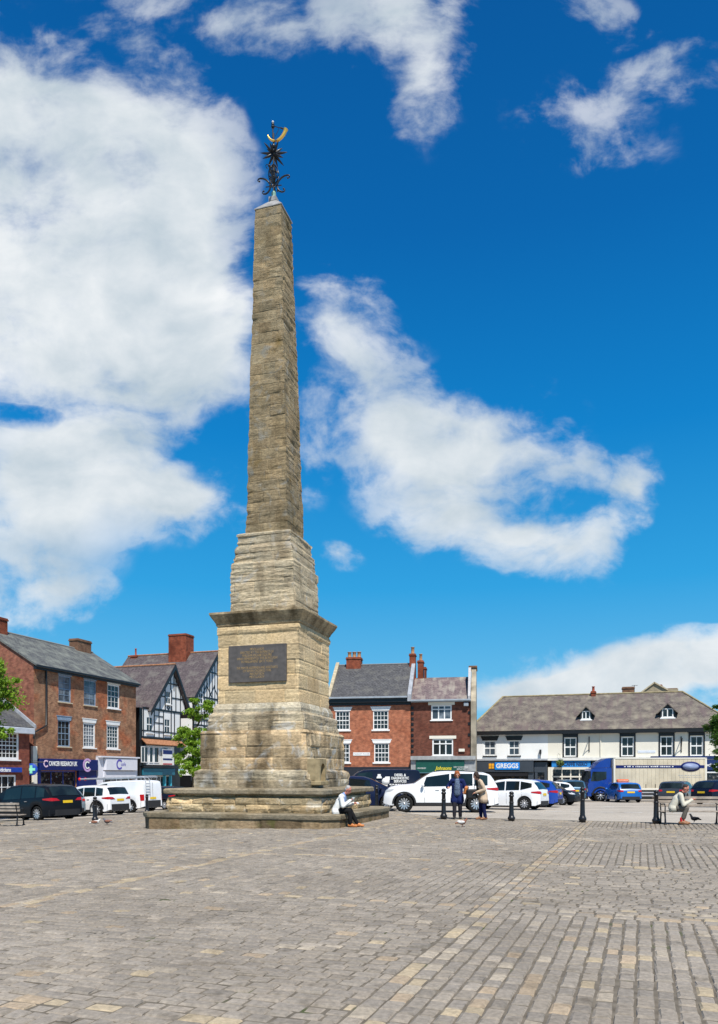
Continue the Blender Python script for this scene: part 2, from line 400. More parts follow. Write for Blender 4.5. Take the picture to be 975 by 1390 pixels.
u2=tier(ob,'ledge',st_up,[(.88*k,zz(9.16)),(.95*k,zz(9.2)),(.95*k,zz(9.26)),(.90*k,zz(9.30)),(.74*k,zz(9.36))],course=.5,blk=.9,rough=.012,cell=.045,seed=12)
sh=tier(ob,'shaft',st_shaft,[(.745*k,zz(9.28)),(.465*k,zz(19.97))],course=.36,blk=.62,rough=.017,cell=.033,seed=13,strata=7,edge=.4,tint=.17,shift=(-.07,0),pits=.022,groove=.009,blkrec=.5)
# cap and finial
cx0=-.07
mb=MB(); a=.478*k; z0=zz(19.96); z1=zz(19.985); za=zz(20.42)
mb.box(cx0-a,cx0+a,-a,a,z0,z1)
b_=.11; mb.add([(cx0-a,-a,z1),(cx0+a,-a,z1),(cx0+a,a,z1),(cx0-a,a,z1),(cx0-b_,-b_,za),(cx0+b_,-b_,za),(cx0+b_,b_,za),(cx0-b_,b_,za)],[(0,1,5,4),(1,2,6,5),(2,3,7,6),(3,0,4,7),(4,5,6,7)])
mb.box(cx0-.13,cx0+.13,-.13,.13,za,zz(20.56))
mb.build('cap',plain('grey_lead_cap',(.30,.29,.28),.7,.2,var=.25,scale=6),ob)
m_cop=plain('green_copper',(.20,.36,.29),.6,.4,var=.3,scale=9)
m_gold,nt,bb=base_mat('gilding',.35,.5,.55); bb.inputs['Base Color'].default_value=(.85,.50,.10,1)
fi=MB(); fi.tube([(0,0,0),(0,0,2.25)],.028,8); 
fin=fi.build('finial',M['iron'],ob); fin.location=(cx0,0,zz(20.55)); fin.rotation_euler=(0,0,R(8))
fz0=0
def fzp(yz): return (835-yz)*.00363   # heights up the finial
mb=MB(); mb.lathe([(.075,0),(.08,.06),(.055,.1),(.085,.16),(.07,.22),(.035,.26)],14); mb.build('copper_knop',m_cop,fin)
mb=MB()
for q in range(4):                       # four C scrolls
    an=q*math.pi/2; ca,sa=math.cos(an),math.sin(an)
    pts=[]
    for t in range(0,15):                # lower curl
        w=R(-250+t*22); r_=.045+.008*max(0,10-t)*0+.055*t/14*.4
    ctl=[(.50,.66),(.545,.66),(.565,.70),(.54,.745),(.48,.76),(.38,.745),(.27,.69),(.18,.60),(.13,.50),(.12,.42),(.14,.33),(.20,.25),(.28,.205),(.36,.21),(.40,.255),(.385,.30),(.35,.305)]
    P=[Vector((r*ca,r*sa,z)) for r,z in ctl]
    sm=[]
    for i in range(len(P)-1):
        for f in (0,.5): sm.append(P[i].lerp(P[i+1],f))
    sm.append(P[-1]); rs=[.012+.02*math.sin(math.pi*i/(len(sm)-1)) for i in range(len(sm))]
    m2=MB(); m2.tube(sm,rs,6); m2.ball(tuple(P[0]),.03,8); m2.ball(tuple(P[-1]),.03,8); m2.build('scroll',M['iron'],fin)
mb=MB(); 
for an in (0,math.pi/2):
    M4=Matrix.Rotation(an,4,'Z'); mb.tube([(-.28,0,.44),(.28,0,.44)],.016,6,M=M4)
mb.build('cross_bar',M['iron'],fin)
mb=MB()
for q in range(8):
    an=q*math.pi/4; pts=[]
    for t in range(9):
        f=t/8; r_=.03+.15*math.sin(math.pi*f)**.9; pts.append((r_*math.cos(an+f*.5),r_*math.sin(an+f*.5),.5+f*.68))
    mb.tube(pts,.016,5)
for f in (.25,.5,.75):
    r_=.03+.15*math.sin(math.pi*f)**.9
    mb.tube([(r_*math.cos(w*math.pi/8),r_*math.sin(w*math.pi/8),.5+f*.68) for w in range(17)],.012,5,cap=False)
mb.lathe([(.03,.5),(.075,.8),(.07,.95),(.03,1.18)],8)
mb.build('twisted_cage',M['iron'],fin)
mb=MB()
rg=random.Random(3)
for (az,el,l) in [(0,0,.42),(180,12,.42),(45,-28,.4),(225,30,.38),(90,5,.4),(270,0,.42),(135,-25,.4),(315,35,.36),(20,40,.34),(200,-30,.38),(160,45,.36),(340,-35,.42),(70,-50,.34),(250,-48,.3)]:
    d=Vector((math.cos(R(az))*math.cos(R(el)),math.sin(R(az))*math.cos(R(el)),math.sin(R(el))))
    c=Vector((0,0,1.54)); mb.tube([c+d*.04,c+d*.14,c+d*l*.85,c+d*l*1.15],[.03,.05,.03,.004],6)
mb.ball((0,0,1.54),.085,10); mb.lathe([(.05,1.74),(.07,1.78),(.07,1.84),(.03,1.88)],10)
mb.build('spiked_star',M['iron'],fin)
mb=MB(); pts=[];rs=[]
for t in range(17):
    w=R(-168+t*7.3); cx_,cz_=.02,2.34
    f=t/16; a_=R(-163+143*f); pts.append((.12+.335*math.cos(a_),-.03,2.30+.335*math.sin(a_)*(1.0 if f<.5 else 1.0)+.14*max(0,f-.5)*2-.02)); rs.append(.026+.036*f**1.1)
rs[-1]=.082; mb.tube(pts,rs,12)
mb.build('horn',m_gold,fin)
mb=MB(); mb.tube([(-.03,0,2.1),(-.03,0,2.5)],.025,6); mb.ball((-.03,0,2.55),(.055,.055,.09),10); mb.lathe([(.05,2.44),(.065,2.47),(.05,2.5)],10,c=(-.03,0))
mb.tube([(-.02,0,2.52),(.1,-.02,2.44),(.3,-.02,2.36)],.013,5); mb.tube([(.06,-.02,2.12),(.16,-.02,2.3),(.2,-.02,2.4)],.009,5); mb.tube([(.25,-.02,2.39),(.34,-.02,2.34)],.026,6)
mb.build('spur_and_straps',M['iron'],fin)
mb=MB(); mb.ball((-.03,0,2.645),(.04,.04,.035),8); mb.build('white_knob',M['white'],fin)
mb=MB(); mb.tube([(-.19,-.1,.98),(-.23,-.1,1.02),(-.25,-.1,1.1),(-.21,-.1,1.14),(-.17,-.1,1.1)],.014,5); mb.build('curl',M['iron'],fin)
# plaque
fy=-1.395*k
zc=zz(Z(900,23.4)); 
def lx(px,yl):   # local x along the front face seen at a photo column
    t=(px-CXP)/FPX; c,s=math.cos(OBROT),math.sin(OBROT)
    # world = (OX + x c - y s, OY + x s + y c)
    return (t*(OY+yl*c)-OX+yl*s)/(c-t*s)
px0,px1=lx(311.2,fy),lx(389.5,fy)
zt_,zb_=Z(875.5,OY+fy*.956-.294*(px0+px1)/2),Z(926,OY+fy*.956-.294*(px0+px1)/2)
m_pl=plain('slate_plaque',(.10,.088,.08),.5,.4,var=.25,scale=6); m_gl=plain('gilt_letters',(.34,.225,.09),.5,.4,metal=0,var=.35,scale=9)
mb=MB(); mb.bbox(px0,px1,fy-.055,fy+.05,zb_,zt_,.012); pq=mb.build('plaque',m_pl,ob)
cxp=(px0+px1)/2; hh=zt_-zb_
lines=['MDCCLXXXI','ERECTED AT THE EXPENCE OF','WILLIAM AISLABIE ESQUIRE','WHO REPRESENTED THIS BOROUGH','IN PARLIAMENT SIXTY YEARS','','THE MAYOR ALDERMEN AND ASSISTANTS','OF RIPON ORDERED THIS','INSCRIPTION','MDCCLXXXV']
for i,t in enumerate(lines):
    if t: text(pq,'lettering',t,(cxp,fy-.057,zt_-hh*(.12+i*.083)),.115,m_gl,sx=.74 if len(t)<30 else .66,ext=.002)
# fountain niche on the right face
nx0=1.78*k; nx1=nx0+.44; ny0,ny1=-1.80*k,-1.80*k+.62; nz0,nz1=zz(1.38),zz(2.04)
mb=MB(); mb.bbox(nx0,nx1-.16,ny0,ny1,nz0,nz1,.015)
arc=[(ny0+.12,nz0),(ny0+.12,nz0+.36)]+[(ny0+.31-.19*math.cos(w*math.pi/8),nz0+.36+.19*math.sin(w*math.pi/8)) for w in range(1,8)]+[(ny1-.12,nz0+.36),(ny1-.12,nz0)]
mb.prism([(nx1-.16,ny0+.002,nz0),(nx1-.16,ny0+.002,nz1-.002)]+[(nx1-.16,ny1-.002,nz1-.002),(nx1-.16,ny1-.002,nz0)]+[(nx1-.16,y,z) for y,z in arc[::-1]],(.16,0,0))
mb.bbox(nx0,nx1+.05,ny0-.03,ny1+.1,nz0-.14,nz0-.002,.02)
fn=mb.build('fountain_niche',plain('smooth_stone',(.33,.26,.15),.85,.1,var=.25,scale=5),ob)
mb=MB(); mb.box(nx1-.158,nx1-.15,ny0+.13,ny1-.13,nz0+.01,nz0+.5); mb.build('recess',M['dark'],fn)
# ================================================================= ground
def gridmesh(name, xs, ys, zf, mat, kind='structure'):
    V=[(x,y,zf(x,y)) for y in ys for x in xs]; n=len(xs)
    F=[(j*n+i,j*n+i+1,(j+1)*n+i+1,(j+1)*n+i) for j in range(len(ys)-1) for i in range(n-1)]
    me=bpy.data.meshes.new(name); me.from_pydata(V,[],F); me.materials.append(mat)
    me.polygons.foreach_set('use_smooth',[True]*len(F)); o=obj(name,me); o['kind']=kind; return o
m_road,nt,bb=base_mat('pale_asphalt',.9,.15)
tc=nt.new('TexCoord'); o_,_=noise_mix(nt,tc.outputs['Object'],.25,(.38,.34,.285),(.46,.412,.345),.35,.65,6)
v_,f_=noise_mix(nt,tc.outputs['Object'],22,(.75,.75,.75),(1.2,1.2,1.2),.3,.7,8); o_=mul(nt,o_,v_)
o_,_=noise_mix(nt,tc.outputs['Object'],.9,o_,mul(nt,o_,(.68,.67,.66)),.58,.7,8,dist=.8)
nt.link(o_,bb.inputs['Base Color']); bump(nt,bb,f_,.4,.01)
xs=sorted(set([-400,-250,-150,-100,-70]+list(range(-50,51,2))+[70,100,150,250,400]))
ys=sorted(set([-60,-30,-10]+list(range(0,100,2))+[110,130,160,220,300,450]))
gridmesh('road',xs,ys,rz,m_road)
# sett paving, every sett laid with its own height, tilt and colour
c_,s_=math.cos(-R(20.5)),math.sin(-R(20.5))
def pq2w(p,q): return (p*c_-q*s_, p*s_+q*c_)
def w2pq(x,y): return (x*c_+y*s_, -x*s_+y*c_)
EDGE=[(15,22.3),(9.6,24.7),(7.4,25.7),(5.2,26.8),(3.05,28.0),(1.9,30.5),(1.3,36.2),(-5,40.5),(-11.2,40.2),(-12.3,33.6),(-16,33.2),(-26,33.4),(-26,3),(15,3)]
def inside(x,y,P=EDGE):
    c=False; n=len(P); j=n-1
    for i in range(n):
        if (P[i][1]>y)!=(P[j][1]>y) and x<(P[j][0]-P[i][0])*(y-P[i][1])/(P[j][1]-P[i][1])+P[i][0]: c=not c
        j=i
    return c
SV=[];SF=[];SC=[]; rg=random.Random(11)
PL=[-25,-19.2,-13.4,-7.5,-1.7,4.2,10.1,16.0]; QL=[-.5,4.25,9.0,13.7,18.6,23.4,28.2,33,37.8,42.6]
SW=.30     # border strip width
def sett(p0,p1,q0,q1,col,hv=1.0):
    pc,qc=(p0+p1)/2,(q0+q1)/2; x,y=pq2w(pc,qc)
    if abs(x)>.52*y+1.5 or y<3.6 or y>43 or not inside(x,y): return
    lx_,ly_=(x-OX)*math.cos(OBROT)+(y-OY)*math.sin(OBROT),-(x-OX)*math.sin(OBROT)+(y-OY)*math.cos(OBROT)
    if abs(lx_)<3.0 and abs(ly_)<3.0: return
    far=y>19
    z=gz(x,y); g=.0045+.004*rg.random(); h=rg.gauss(0,.0035)*hv; tx,ty=rg.gauss(0,.02)*hv,rg.gauss(0,.02)*hv
    b=min(.02,.012+.012*rg.random())
    def ring(ins,dz):
        out=[]
        for (sx,sy) in ((-1,-1),(1,-1),(1,1),(-1,1)):
            jp,jq=(rj[0],rj[1]) if False else (rg.uniform(-.006,.006),rg.uniform(-.006,.006))
            pp=pc+sx*((p1-p0)/2-ins)+jp; qq=qc+sy*((q1-q0)/2-ins)+jq
            X,Y=pq2w(pp,qq); out.append((X,Y,z+h+dz+(tx*(pp-pc)+ty*(qq-qc))*(1 if dz>-.01 else 0)))
        return out
    b0=len(SV)
    if far:
        SV.extend(ring(g,-.02)); SV.extend(ring(g+b,.003)); rings=2
    else:
        SV.extend(ring(g,-.03)); SV.extend(ring(g+.001,-.010)); SV.extend(ring(g+b,.003)); rings=3
    for r in range(rings-1):
        for i in range(4): SF.append((b0+r*4+i,b0+r*4+(i+1)%4,b0+r*4+4+(i+1)%4,b0+r*4+4+i))
    t=b0+(rings-1)*4; SF.append((t,t+1,t+2,t+3))
    SC.extend([col]*((rings-1)*4+1))
def scol(tan):
    b=rg.gauss(1,.075)
    if rg.random()<tan: c=random.Random(rg.random()).choice([(.40,.33,.225),(.36,.285,.20),(.37,.32,.25)])
    else:
        c=rg.choice([(.268,.236,.195),(.280,.246,.203),(.255,.226,.19),(.275,.243,.202),(.293,.255,.207)])
    return (c[0]*b,c[1]*b,c[2]*b,1)
for i in range(len(PL)-1):
    for j in range(len(QL)-1):
        P0,P1,Q0,Q1=PL[i]+SW/2,PL[i+1]-SW/2,QL[j]+SW/2,QL[j+1]-SW/2
        along_q=(i+j)%2==1
        A0,A1,B0,B1=(P0,P1,Q0,Q1) if along_q else (Q0,Q1,P0,P1)
        n=round((A1-A0)/.138)
        for r in range(n):
            a0=A0+(A1-A0)*r/n; a1=A0+(A1-A0)*(r+1)/n; t=B0-rg.random()*.2
            while t<B1-.03:
                l=rg.uniform(.15,.26); t0,t1=max(t,B0),min(t+l,B1)
                if t1-t0>.05:
                    tan=.035
                    wx,wy=pq2w((a0+a1)/2,(t0+t1)/2) if along_q else pq2w((t0+t1)/2,(a0+a1)/2)
                    if noise.noise(Vector((wx*.35,wy*.35,3)))>.25: tan=.14
                    if along_q: sett(a0,a1,t0,t1,scol(tan))
                    else: sett(t0,t1,a0,a1,scol(tan))
                t+=l
for P in PL:
    q=-1
    while q<44:
        l=rg.uniform(.17,.27)
        for h2 in (0,1): sett(P-SW/2+h2*SW/2,P-SW/2+(h2+1)*SW/2,q,q+l,scol(.62 if abs(P+1.7)<.1 or abs(P+7.5)<.1 else .3))
        q+=l
for Q in QL:
    for a,b in zip(PL,PL[1:]):
        p=a+SW/2
        while p<b-SW/2-.02:
            l=rg.uniform(.17,.27); e=min(p+l,b-SW/2)
            for h2 in (0,1): sett(p,e,Q-SW/2+h2*SW/2,Q-SW/2+(h2+1)*SW/2,scol(.5 if h2 else .2))
            p+=l
m_sett,nt,bb=base_mat('sett_stone',.85,.2)
at=nt.new('Attribute'); at.attribute_name='tint'; tc=nt.new('TexCoord')
v_,f_=noise_mix(nt,tc.outputs['Object'],26,(.72,.72,.72),(1.22,1.21,1.20),.25,.75,9); o_=mul(nt,at.outputs['Color'],v_)
v2,_=noise_mix(nt,tc.outputs['Object'],.5,(.84,.83,.82),(1.12,1.12,1.12),.3,.7,5); o_=mul(nt,o_,v2)
o_,_=noise_mix(nt,tc.outputs['Object'],3.5,o_,mul(nt,o_,(.6,.59,.57)),.6,.72,8)
o_,_=noise_mix(nt,tc.outputs['Object'],5.5,o_,(.42,.40,.37),.72,.77,6)
nt.link(o_,bb.inputs['Base Color']); bump(nt,bb,f_,.4,.01)
me=bpy.data.meshes.new('paving'); me.from_pydata(SV,[],SF); me.materials.append(m_sett)
at_=me.attributes.new('tint','FLOAT_COLOR','FACE'); at_.data.foreach_set('color',np.array(SC,dtype=np.float32).ravel())
pv=obj('paving',me); pv['kind']='structure'
print('setts faces',len(SF))
# bedding under the setts (fills joints)
m_bed,nt,bb=base_mat('joint_sand',.95,.1)
tc=nt.new('TexCoord'); o_,_=noise_mix(nt,tc.outputs['Object'],8,(.11,.095,.075),(.19,.165,.13),.3,.7,6); o_,_=noise_mix(nt,tc.outputs['Object'],1.8,o_,(.06,.085,.025),.62,.7,5)
nt.link(o_,bb.inputs['Base Color'])
BV=[];BF=[];st=.8
import itertools
# bed as a triangulated polygon cut on a grid (clip each cell to the plaza outline)
def clip_cell(x0,x1,y0,y1):
    cs=[(x0,y0),(x1,y0),(x1,y1),(x0,y1)]
    return all(inside(*c) for c in cs)
nx=int(46/.4); 
for iy in range(int(38.4/.4)):
    for ix in range(nx):
        x0=-26+ix*.4; y0=3+iy*.4
        if clip_cell(x0+.01,x0+.39,y0+.01,y0+.39):
            b0=len(BV)
            for (x,y) in ((x0,y0),(x0+.4,y0),(x0+.4,y0+.4),(x0,y0+.4)): BV.append((x,y,gz(x,y)-.009))
            BF.append((b0,b0+1,b0+2,b0+3))
me=bpy.data.meshes.new('ground'); me.from_pydata(BV,[],BF); me.materials.append(m_bed); o=obj('ground',me); o['kind']='structure'
# kerb round the plaza
mb=MB(); st_k=plain('kerb_stone',(.30,.27,.22),.85,.15,var=.25,scale=4)
for (a,b) in zip(EDGE[:11],EDGE[1:12]):
    L=math.dist(a,b); n=max(1,round(L/.9)); 
    for i in range(n):
        p=Vector(a).lerp(Vector(b),i/n); q=Vector(a).lerp(Vector(b),(i+.985)/n); d=(q-p).normalized(); w=Vector((d.y,-d.x))*.09
        V=[]
        for zz_ in (-.2,.008):
            for pt in (p-w*1,q-w*1,q+w*1.4,p+w*1.4): V.append((pt.x,pt.y,gz(pt.x,pt.y)+zz_))
        mb.add(V,[(0,3,2,1),(4,5,6,7),(0,1,5,4),(1,2,6,5),(2,3,7,6),(3,0,4,7)])
o=mb.build('kerb',st_k); o['kind']='structure'
# painted dashes on the road
mb=MB()
def dash(pxa,pxb,py,w=.12):
    a=G(pxa,py); b=G(pxb,py+.2)
    for i in range(6):
        p=a.lerp(b,i/6); q=a.lerp(b,(i+1)/6)
        mb.add([(p.x,p.y-w,rz(p.x,p.y-w)+.006),(q.x,q.y-w,rz(q.x,q.y-w)+.006),(q.x,q.y+w,rz(q.x,q.y+w)+.006),(p.x,p.y+w,rz(p.x,p.y+w)+.006)],[(0,1,2,3)])
for a,b,y in ((700,729,1100),(741,763,1101.5),(776,791,1101.8),(809,834,1102.6),(847,872,1103),(885,905,1104),(915,940,1104),(650,668,1106)): dash(a,b,y)
dash(820,834,1095.5,.25); dash(815,823,1097,.14)
m_line=plain('road_paint',(.72,.71,.68),.8,.1,var=.2,scale=5)
o=mb.build('road_marking',m_line); o['kind']='structure'
# ================================================================= buildings
def frame(px, Y, ang, zbase=None):
    x=W(px,Y); return (x,Y,(rz(x,Y)-.3 if zbase is None else zbase)), ang
class Bld:
    """building frame: local x along the facade, -y towards the square; s(px) and h(px,py) read survey sight lines on the facade"""
    def __init__(s, name, label, cat, X, Y, ang, zb):
        s.X,s.Y,s.a,s.zb=X,Y,ang,zb; s.c,s.si=math.cos(ang),math.sin(ang)
        s.o=thing(name,label,cat,(X,Y,zb),ang)
    def s_(s,px,y=0):
        t=(px-CXP)/FPX
        return (t*(s.Y+y*s.c)-s.X+y*s.si)/(s.c-t*s.si)
    def Yat(s,x,y=0): return s.Y+x*s.si+y*s.c
    def h(s,px,py,y=0): return Z(py,s.Yat(s.s_(px,y),y))-s.zb
    def rect(s,pxa,pxb,pyt,pyb,y=0):
        a,b=s.s_(pxa,y),s.s_(pxb,y); m=(pxa+pxb)/2
        return (a,b,s.h(m,pyb,y),s.h(m,pyt,y))
def wall(mb,x0,x1,z0,z1,holes,y=0,dep=.15,mi=0):
    xs=sorted(set([x0,x1]+[v for h in holes for v in h[:2] if x0<v<x1])); zs=sorted(set([z0,z1]+[v for h in holes for v in h[2:] if z0<v<z1]))
    for i in range(len(xs)-1):
        for j in range(len(zs)-1):
            cx,cz=(xs[i]+xs[i+1])/2,(zs[j]+zs[j+1])/2
            if any(h[0]<cx<h[1] and h[2]<cz<h[3] for h in holes): continue
            mb.poly([(xs[i],y,zs[j]),(xs[i+1],y,zs[j]),(xs[i+1],y,zs[j+1]),(xs[i],y,zs[j+1])],mi)
    for a,b,c,d in holes:
        mb.poly([(a,y,c),(a,y+dep,c),(a,y+dep,d),(a,y,d)],mi); mb.poly([(b,y,c),(b,y,d),(b,y+dep,d),(b,y+dep,c)],mi)
        mb.poly([(a,y,d),(a,y+dep,d),(b,y+dep,d),(b,y,d)],mi); mb.poly([(a,y,c),(b,y,c),(b,y+dep,c),(a,y+dep,c)],mi)
def window(par,h,y=0,dep=.12,nx=4,ny=4,fr=.09,mt=.028,mat='white',pane='glass',sill=None,lintel=None,mid=True,lw=.12,lh=.28,sm='white',outer=None,name='window',sd=.1,sh=.09):
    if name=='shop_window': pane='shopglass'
    a,b,c,d=h; m=MB(); yf=y+dep-.07; yb=y+dep-.01
    for (p,q,r,t) in ((a,a+fr,c,d),(b-fr,b,c,d),(a+fr,b-fr,c,c+fr),(a+fr,b-fr,d-fr,d)): m.box(p,q,yf,yb,r,t)
    for i in range(1,nx):
        x=a+fr+(b-a-2*fr)*i/nx; m.box(x-mt/2,x+mt/2,yf+.02,yb-.005,c+fr,d-fr)
    for j in range(1,ny):
        z=c+fr+(d-c-2*fr)*j/ny; w=mt*(2.0 if mid and j*2==ny else 1); m.box(a+fr,b-fr,yf+.015,yb-.003,z-w/2,z+w/2)
    w=m.build(name,M[mat],par)
    m=MB(); m.box(a+.01,b-.01,yb-.02,yb+.02,c+.01,d-.01); m.build('pane',M[pane],w)
    if sill: m=MB(); m.bbox(a-sd,b+sd,y-.10,y+dep*.6,c-sh,c-.002,.012); m.build('sill',M[sill],w)
    if lintel:
        m=MB(); m.prism([(a-lw,y-.03,d+lh),(a-lw*.35,y-.03,d+.002),(b+lw*.35,y-.03,d+.002),(b+lw,y-.03,d+lh)],(0,.06,0)); m.bbox(a-lw-.03,b+lw+.03,y-.06,y+.03,d+lh-.002,d+lh+.05,.008)
        m.build('lintel',M[lintel],w)
    return w
def slab(mb,pts,t=.1,mi=0):
    p=[Vector(q) for q in pts]; n=(p[1]-p[0]).cross(p[2]-p[0]).normalized()
    if n.z<0: n=-n
    mb.prism(p,tuple(-n*t),mi)
def chimney(par,x0,x1,y0,y1,z0,z1,mat,pots=0,pm='pot',ph=.45,prr=.11):
    m=MB(); m.bbox(x0,x1,y0,y1,z0,z1-.2,.01); m.bbox(x0-.06,x1+.06,y0-.06,y1+.06,z1-.2,z1-.1,.01); m.bbox(x0-.02,x1+.02,y0-.02,y1+.02,z1-.1,z1,.01)
    c=m.build('chimney',M[mat],par)
    for i in range(pots):
        f=(i+.5)/pots; m=MB(); m.lathe([(prr,0),(prr*1.15,.03),(prr*.9,.07),(prr*.82,ph-.08),(prr*1.1,ph-.04),(prr*1.05,ph),(prr*.7,ph)],10)
        p=m.build('chimney_pot',M[pm],c); p.location=(x0+(x1-x0)*f,(y0+y1)/2,z1-.02)
    return c
def pipe(par,pts,r=.05,mat='black',name='drainpipe'):
    m=MB(); m.tube(pts,r,8); return m.build(name,M[mat],par)
def hatches(mb,a,b,c,d,y,th=.03): pass

TH=math.atan2(.949,.316)
# ---- A: brown brick three-storey shop building on the left
A=Bld('brick_shop_building','three-storey brown brick building with dark blue charity shop front','building',W(46,53.5),53.5,TH,-1.55)
AL=A.s_(184.5); A_e=A.h(60,904.5); 
cols=[(79.5,96.5),(114,130.5),(146,162.5)]; 
up=[(917.5,953),(924,958),(929,962)]; lo=[(978,1012),(981,1016),(984.5,1017.5)]
up_h=[A.rect(c[0],c[1],*u) for c,u in zip(cols,up)]; lo_h=[A.rect(c[0]-1,c[1]-1,*u) for c,u in zip(cols,lo)]
# regularise storeys
for hs in (up_h,lo_h):
    zt=sum(h[3] for h in hs)/3; zb=sum(h[2] for h in hs)/3
    for i,h in enumerate(hs): hs[i]=(h[0],h[1],zb,zt)
shop1=A.rect(50,107,1046,1080); shop2=A.rect(132,178,1046,1080)
shopz=max(.5,0)
h1=(A.s_(51),A.s_(103),.35,A.h(80,1047)); h2=(A.s_(133),A.s_(178),.35,A.h(155,1048))
mb=MB(); wall(mb,0,AL,0,A_e,up_h+lo_h+[h1,h2],0,.2)
mb.poly([(AL,0,0),(AL,9,0),(AL,9,A_e),(AL,4.5,A_e+2.75),(AL,0,A_e)]); mb.poly([(0,9,0),(0,9,A_e),(AL,9,A_e),(AL,9,0)])
mb.build('wall',M['brickA'],A.o)
mb=MB(); mb.poly([(0,0,0),(0,0,A_e),(0,4.5,A_e+2.75),(0,9,A_e),(0,9,0)]); mb.build('gable_wall',M['brickAr'],A.o)
mb=MB(); rg_=A_e+2.9
slab(mb,[(-.12,-.35,A_e-.02),(AL+.15,-.35,A_e-.02),(AL+.15,4.5,rg_),(-.12,4.5,rg_)],.12); slab(mb,[(-.12,9.35,A_e),(AL+.15,9.35,A_e),(AL+.15,4.5,rg_),(-.12,4.5,rg_)],.12)
rf=mb.build('roof',M['slateA'],A.o)
mb=MB(); mb.tube([(-.1,4.5,rg_),(AL+.1,4.5,rg_)],.09,6); mb.build('ridge',plain('grey_ridge',(.2,.2,.19),.8,.1),rf)
mb=MB(); mb.bbox(-.1,AL+.12,-.42,-.25,A_e-.2,A_e-.06,.02); mb.box(-.05,AL+.05,-.26,-.003,A_e-.32,A_e-.14); mb.build('gutter',M['black'],A.o)
x=A.s_(61); pipe(A.o,[(x,-.12,A_e-.2),(x,-.12,A.h(60,984)),(x-.3,-.12,A.h(60,988)),(A.s_(45),-.12,A.h(45,994)),(A.s_(44),-.12,A.h(44,1003))],.07)
cxa=A.s_(110,4.5); chimney(rf,cxa-.9,cxa+.85,4.1,5.0,rg_-.8,A.h(110,869,4.5),'brickK'); chimney(rf,A.s_(-3,4.5)-.9,A.s_(3.2,4.5),4.0,5.0,rg_-.8,A.h(1,840,4.5),'brickC',1,'redpot')
for i,h in enumerate(up_h):
    if i<2: window(A.o,h,nx=2,ny=4,mat='bluegrey',pane='curtain',sill='sill',lintel='bluegrey',lh=.30)
    else: window(A.o,h,nx=3,ny=4,fr=.12,sill='white',lintel='white',lh=.30)
for i,h in enumerate(lo_h):
    if i<1: window(A.o,h,nx=3,ny=4,mat='bluegrey',pane='glass',sill='sill',lintel='bluegrey',lh=.28)
    else: window(A.o,h,nx=4,ny=6,fr=.14,pane='glass' if i==2 else 'curtain',sill='white',lintel='white',lh=.28)
m_navy=plain('navy_shop_paint',(.004,.012,.11),.4,.4,var=.08); m_blue=plain('mid_blue_paint',(.01,.05,.32),.4,.4)
fx0,fx1=A.s_(49),A.s_(128); fz0,fz1=A.h(80,1046),A.h(80,1030.5)
mb=MB(); mb.bbox(fx0,fx1,-.38,-.02,fz0,fz1,.03); mb.box(fx0,fx0+.25,-.2,-.003,.1,fz0); mb.box(A.s_(104),fx1,-.22,-.003,.1,fz0); mb.box(fx0+.25,A.s_(104),-.1,-.003,.1,.75)
sf=mb.build('shopfront',m_navy,A.o)
txs=A.s_(84); text(sf,'lettering','CANCER RESEARCH UK',((A.s_(66.5,-.4)+A.s_(105,-.4))/2,-.39,(fz0+fz1)/2+.06),.46,M['white'],fit=A.s_(105,-.4)-A.s_(66.5,-.4),bold=.012)
mb=MB()
def ringm(mb,c,r,t,y,w0=0,w1=360,n=24,dz=.02):
    P=[];
    for i in range(n+1):
        a=R(w0+(w1-w0)*i/n); P.append((c[0]+r*math.cos(a),c[1]+r*math.sin(a))); 
    for i in range(n):
        a0=R(w0+(w1-w0)*i/n);a1=R(w0+(w1-w0)*(i+1)/n)
        q=[(c[0]+rr*math.cos(a),y,c[1]+rr*math.sin(a)) for rr,a in ((r,a0),(r,a1),(r-t,a1),(r-t,a0))]
        mb.prism(q,(0,-dz,0))
ringm(mb,(A.s_(62.8,-.4),(fz0+fz1)/2+.06),.26,.09,-.38,40,320); mb.build('emblem',plain('pink_white',(.75,.55,.68),.5,.3),sf)
# round emblem on the second part of the fascia
cx=A.s_(119,-.4); mb=MB(); ringm(mb,(cx,(fz0+fz1)/2),.52,.16,-.38,40,320); mb.build('emblem',plain('lilac_emblem',(.55,.35,.62),.5,.3),sf)
mb=MB(); ringm(mb,(cx,(fz0+fz1)/2),.30,.10,-.38,40,320); mb.build('emblem',M['white'],sf)
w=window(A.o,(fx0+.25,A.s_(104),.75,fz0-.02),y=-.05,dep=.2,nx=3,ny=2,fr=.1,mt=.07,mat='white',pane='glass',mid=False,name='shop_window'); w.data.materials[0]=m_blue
# second shop, white fascia
gx0,gx1=A.s_(130),A.s_(183.5); gz0,gz1=A.h(155,1046),A.h(155,1029)
mb=MB(); mb.bbox(gx0+.7,gx1-.3,-.45,-.02,gz0,gz1-.05,.03); mb.box(gx0,gx0+.65,-.22,-.003,.1,gz1+.1); mb.box(gx1-.28,gx1,-.22,-.003,.1,gz1); mb.box(gx0,gx1,-.5,-.004,gz1,gz1+.12); mb.box(gx0+.66,gx1-.3,-.3,-.01,gz0-.55,gz0-.06)
s2_=mb.build('shopfront',plain('pale_shop_paint',(.70,.70,.76),.5,.3,var=.04),A.o)
mb=MB(); ringm(mb,(A.s_(156),(gz0+gz1)/2-.02),.42,.14,-.455,40,320,dz=.01); mb.build('emblem',plain('violet_emblem',(.10,.08,.4),.5,.3),s2_)
text(s2_,'lettering','cafe',(A.s_(161.2),-.46,(gz0+gz1)/2),.42,plain('violet_text',(.2,.18,.5),.5,.3),ext=.004)
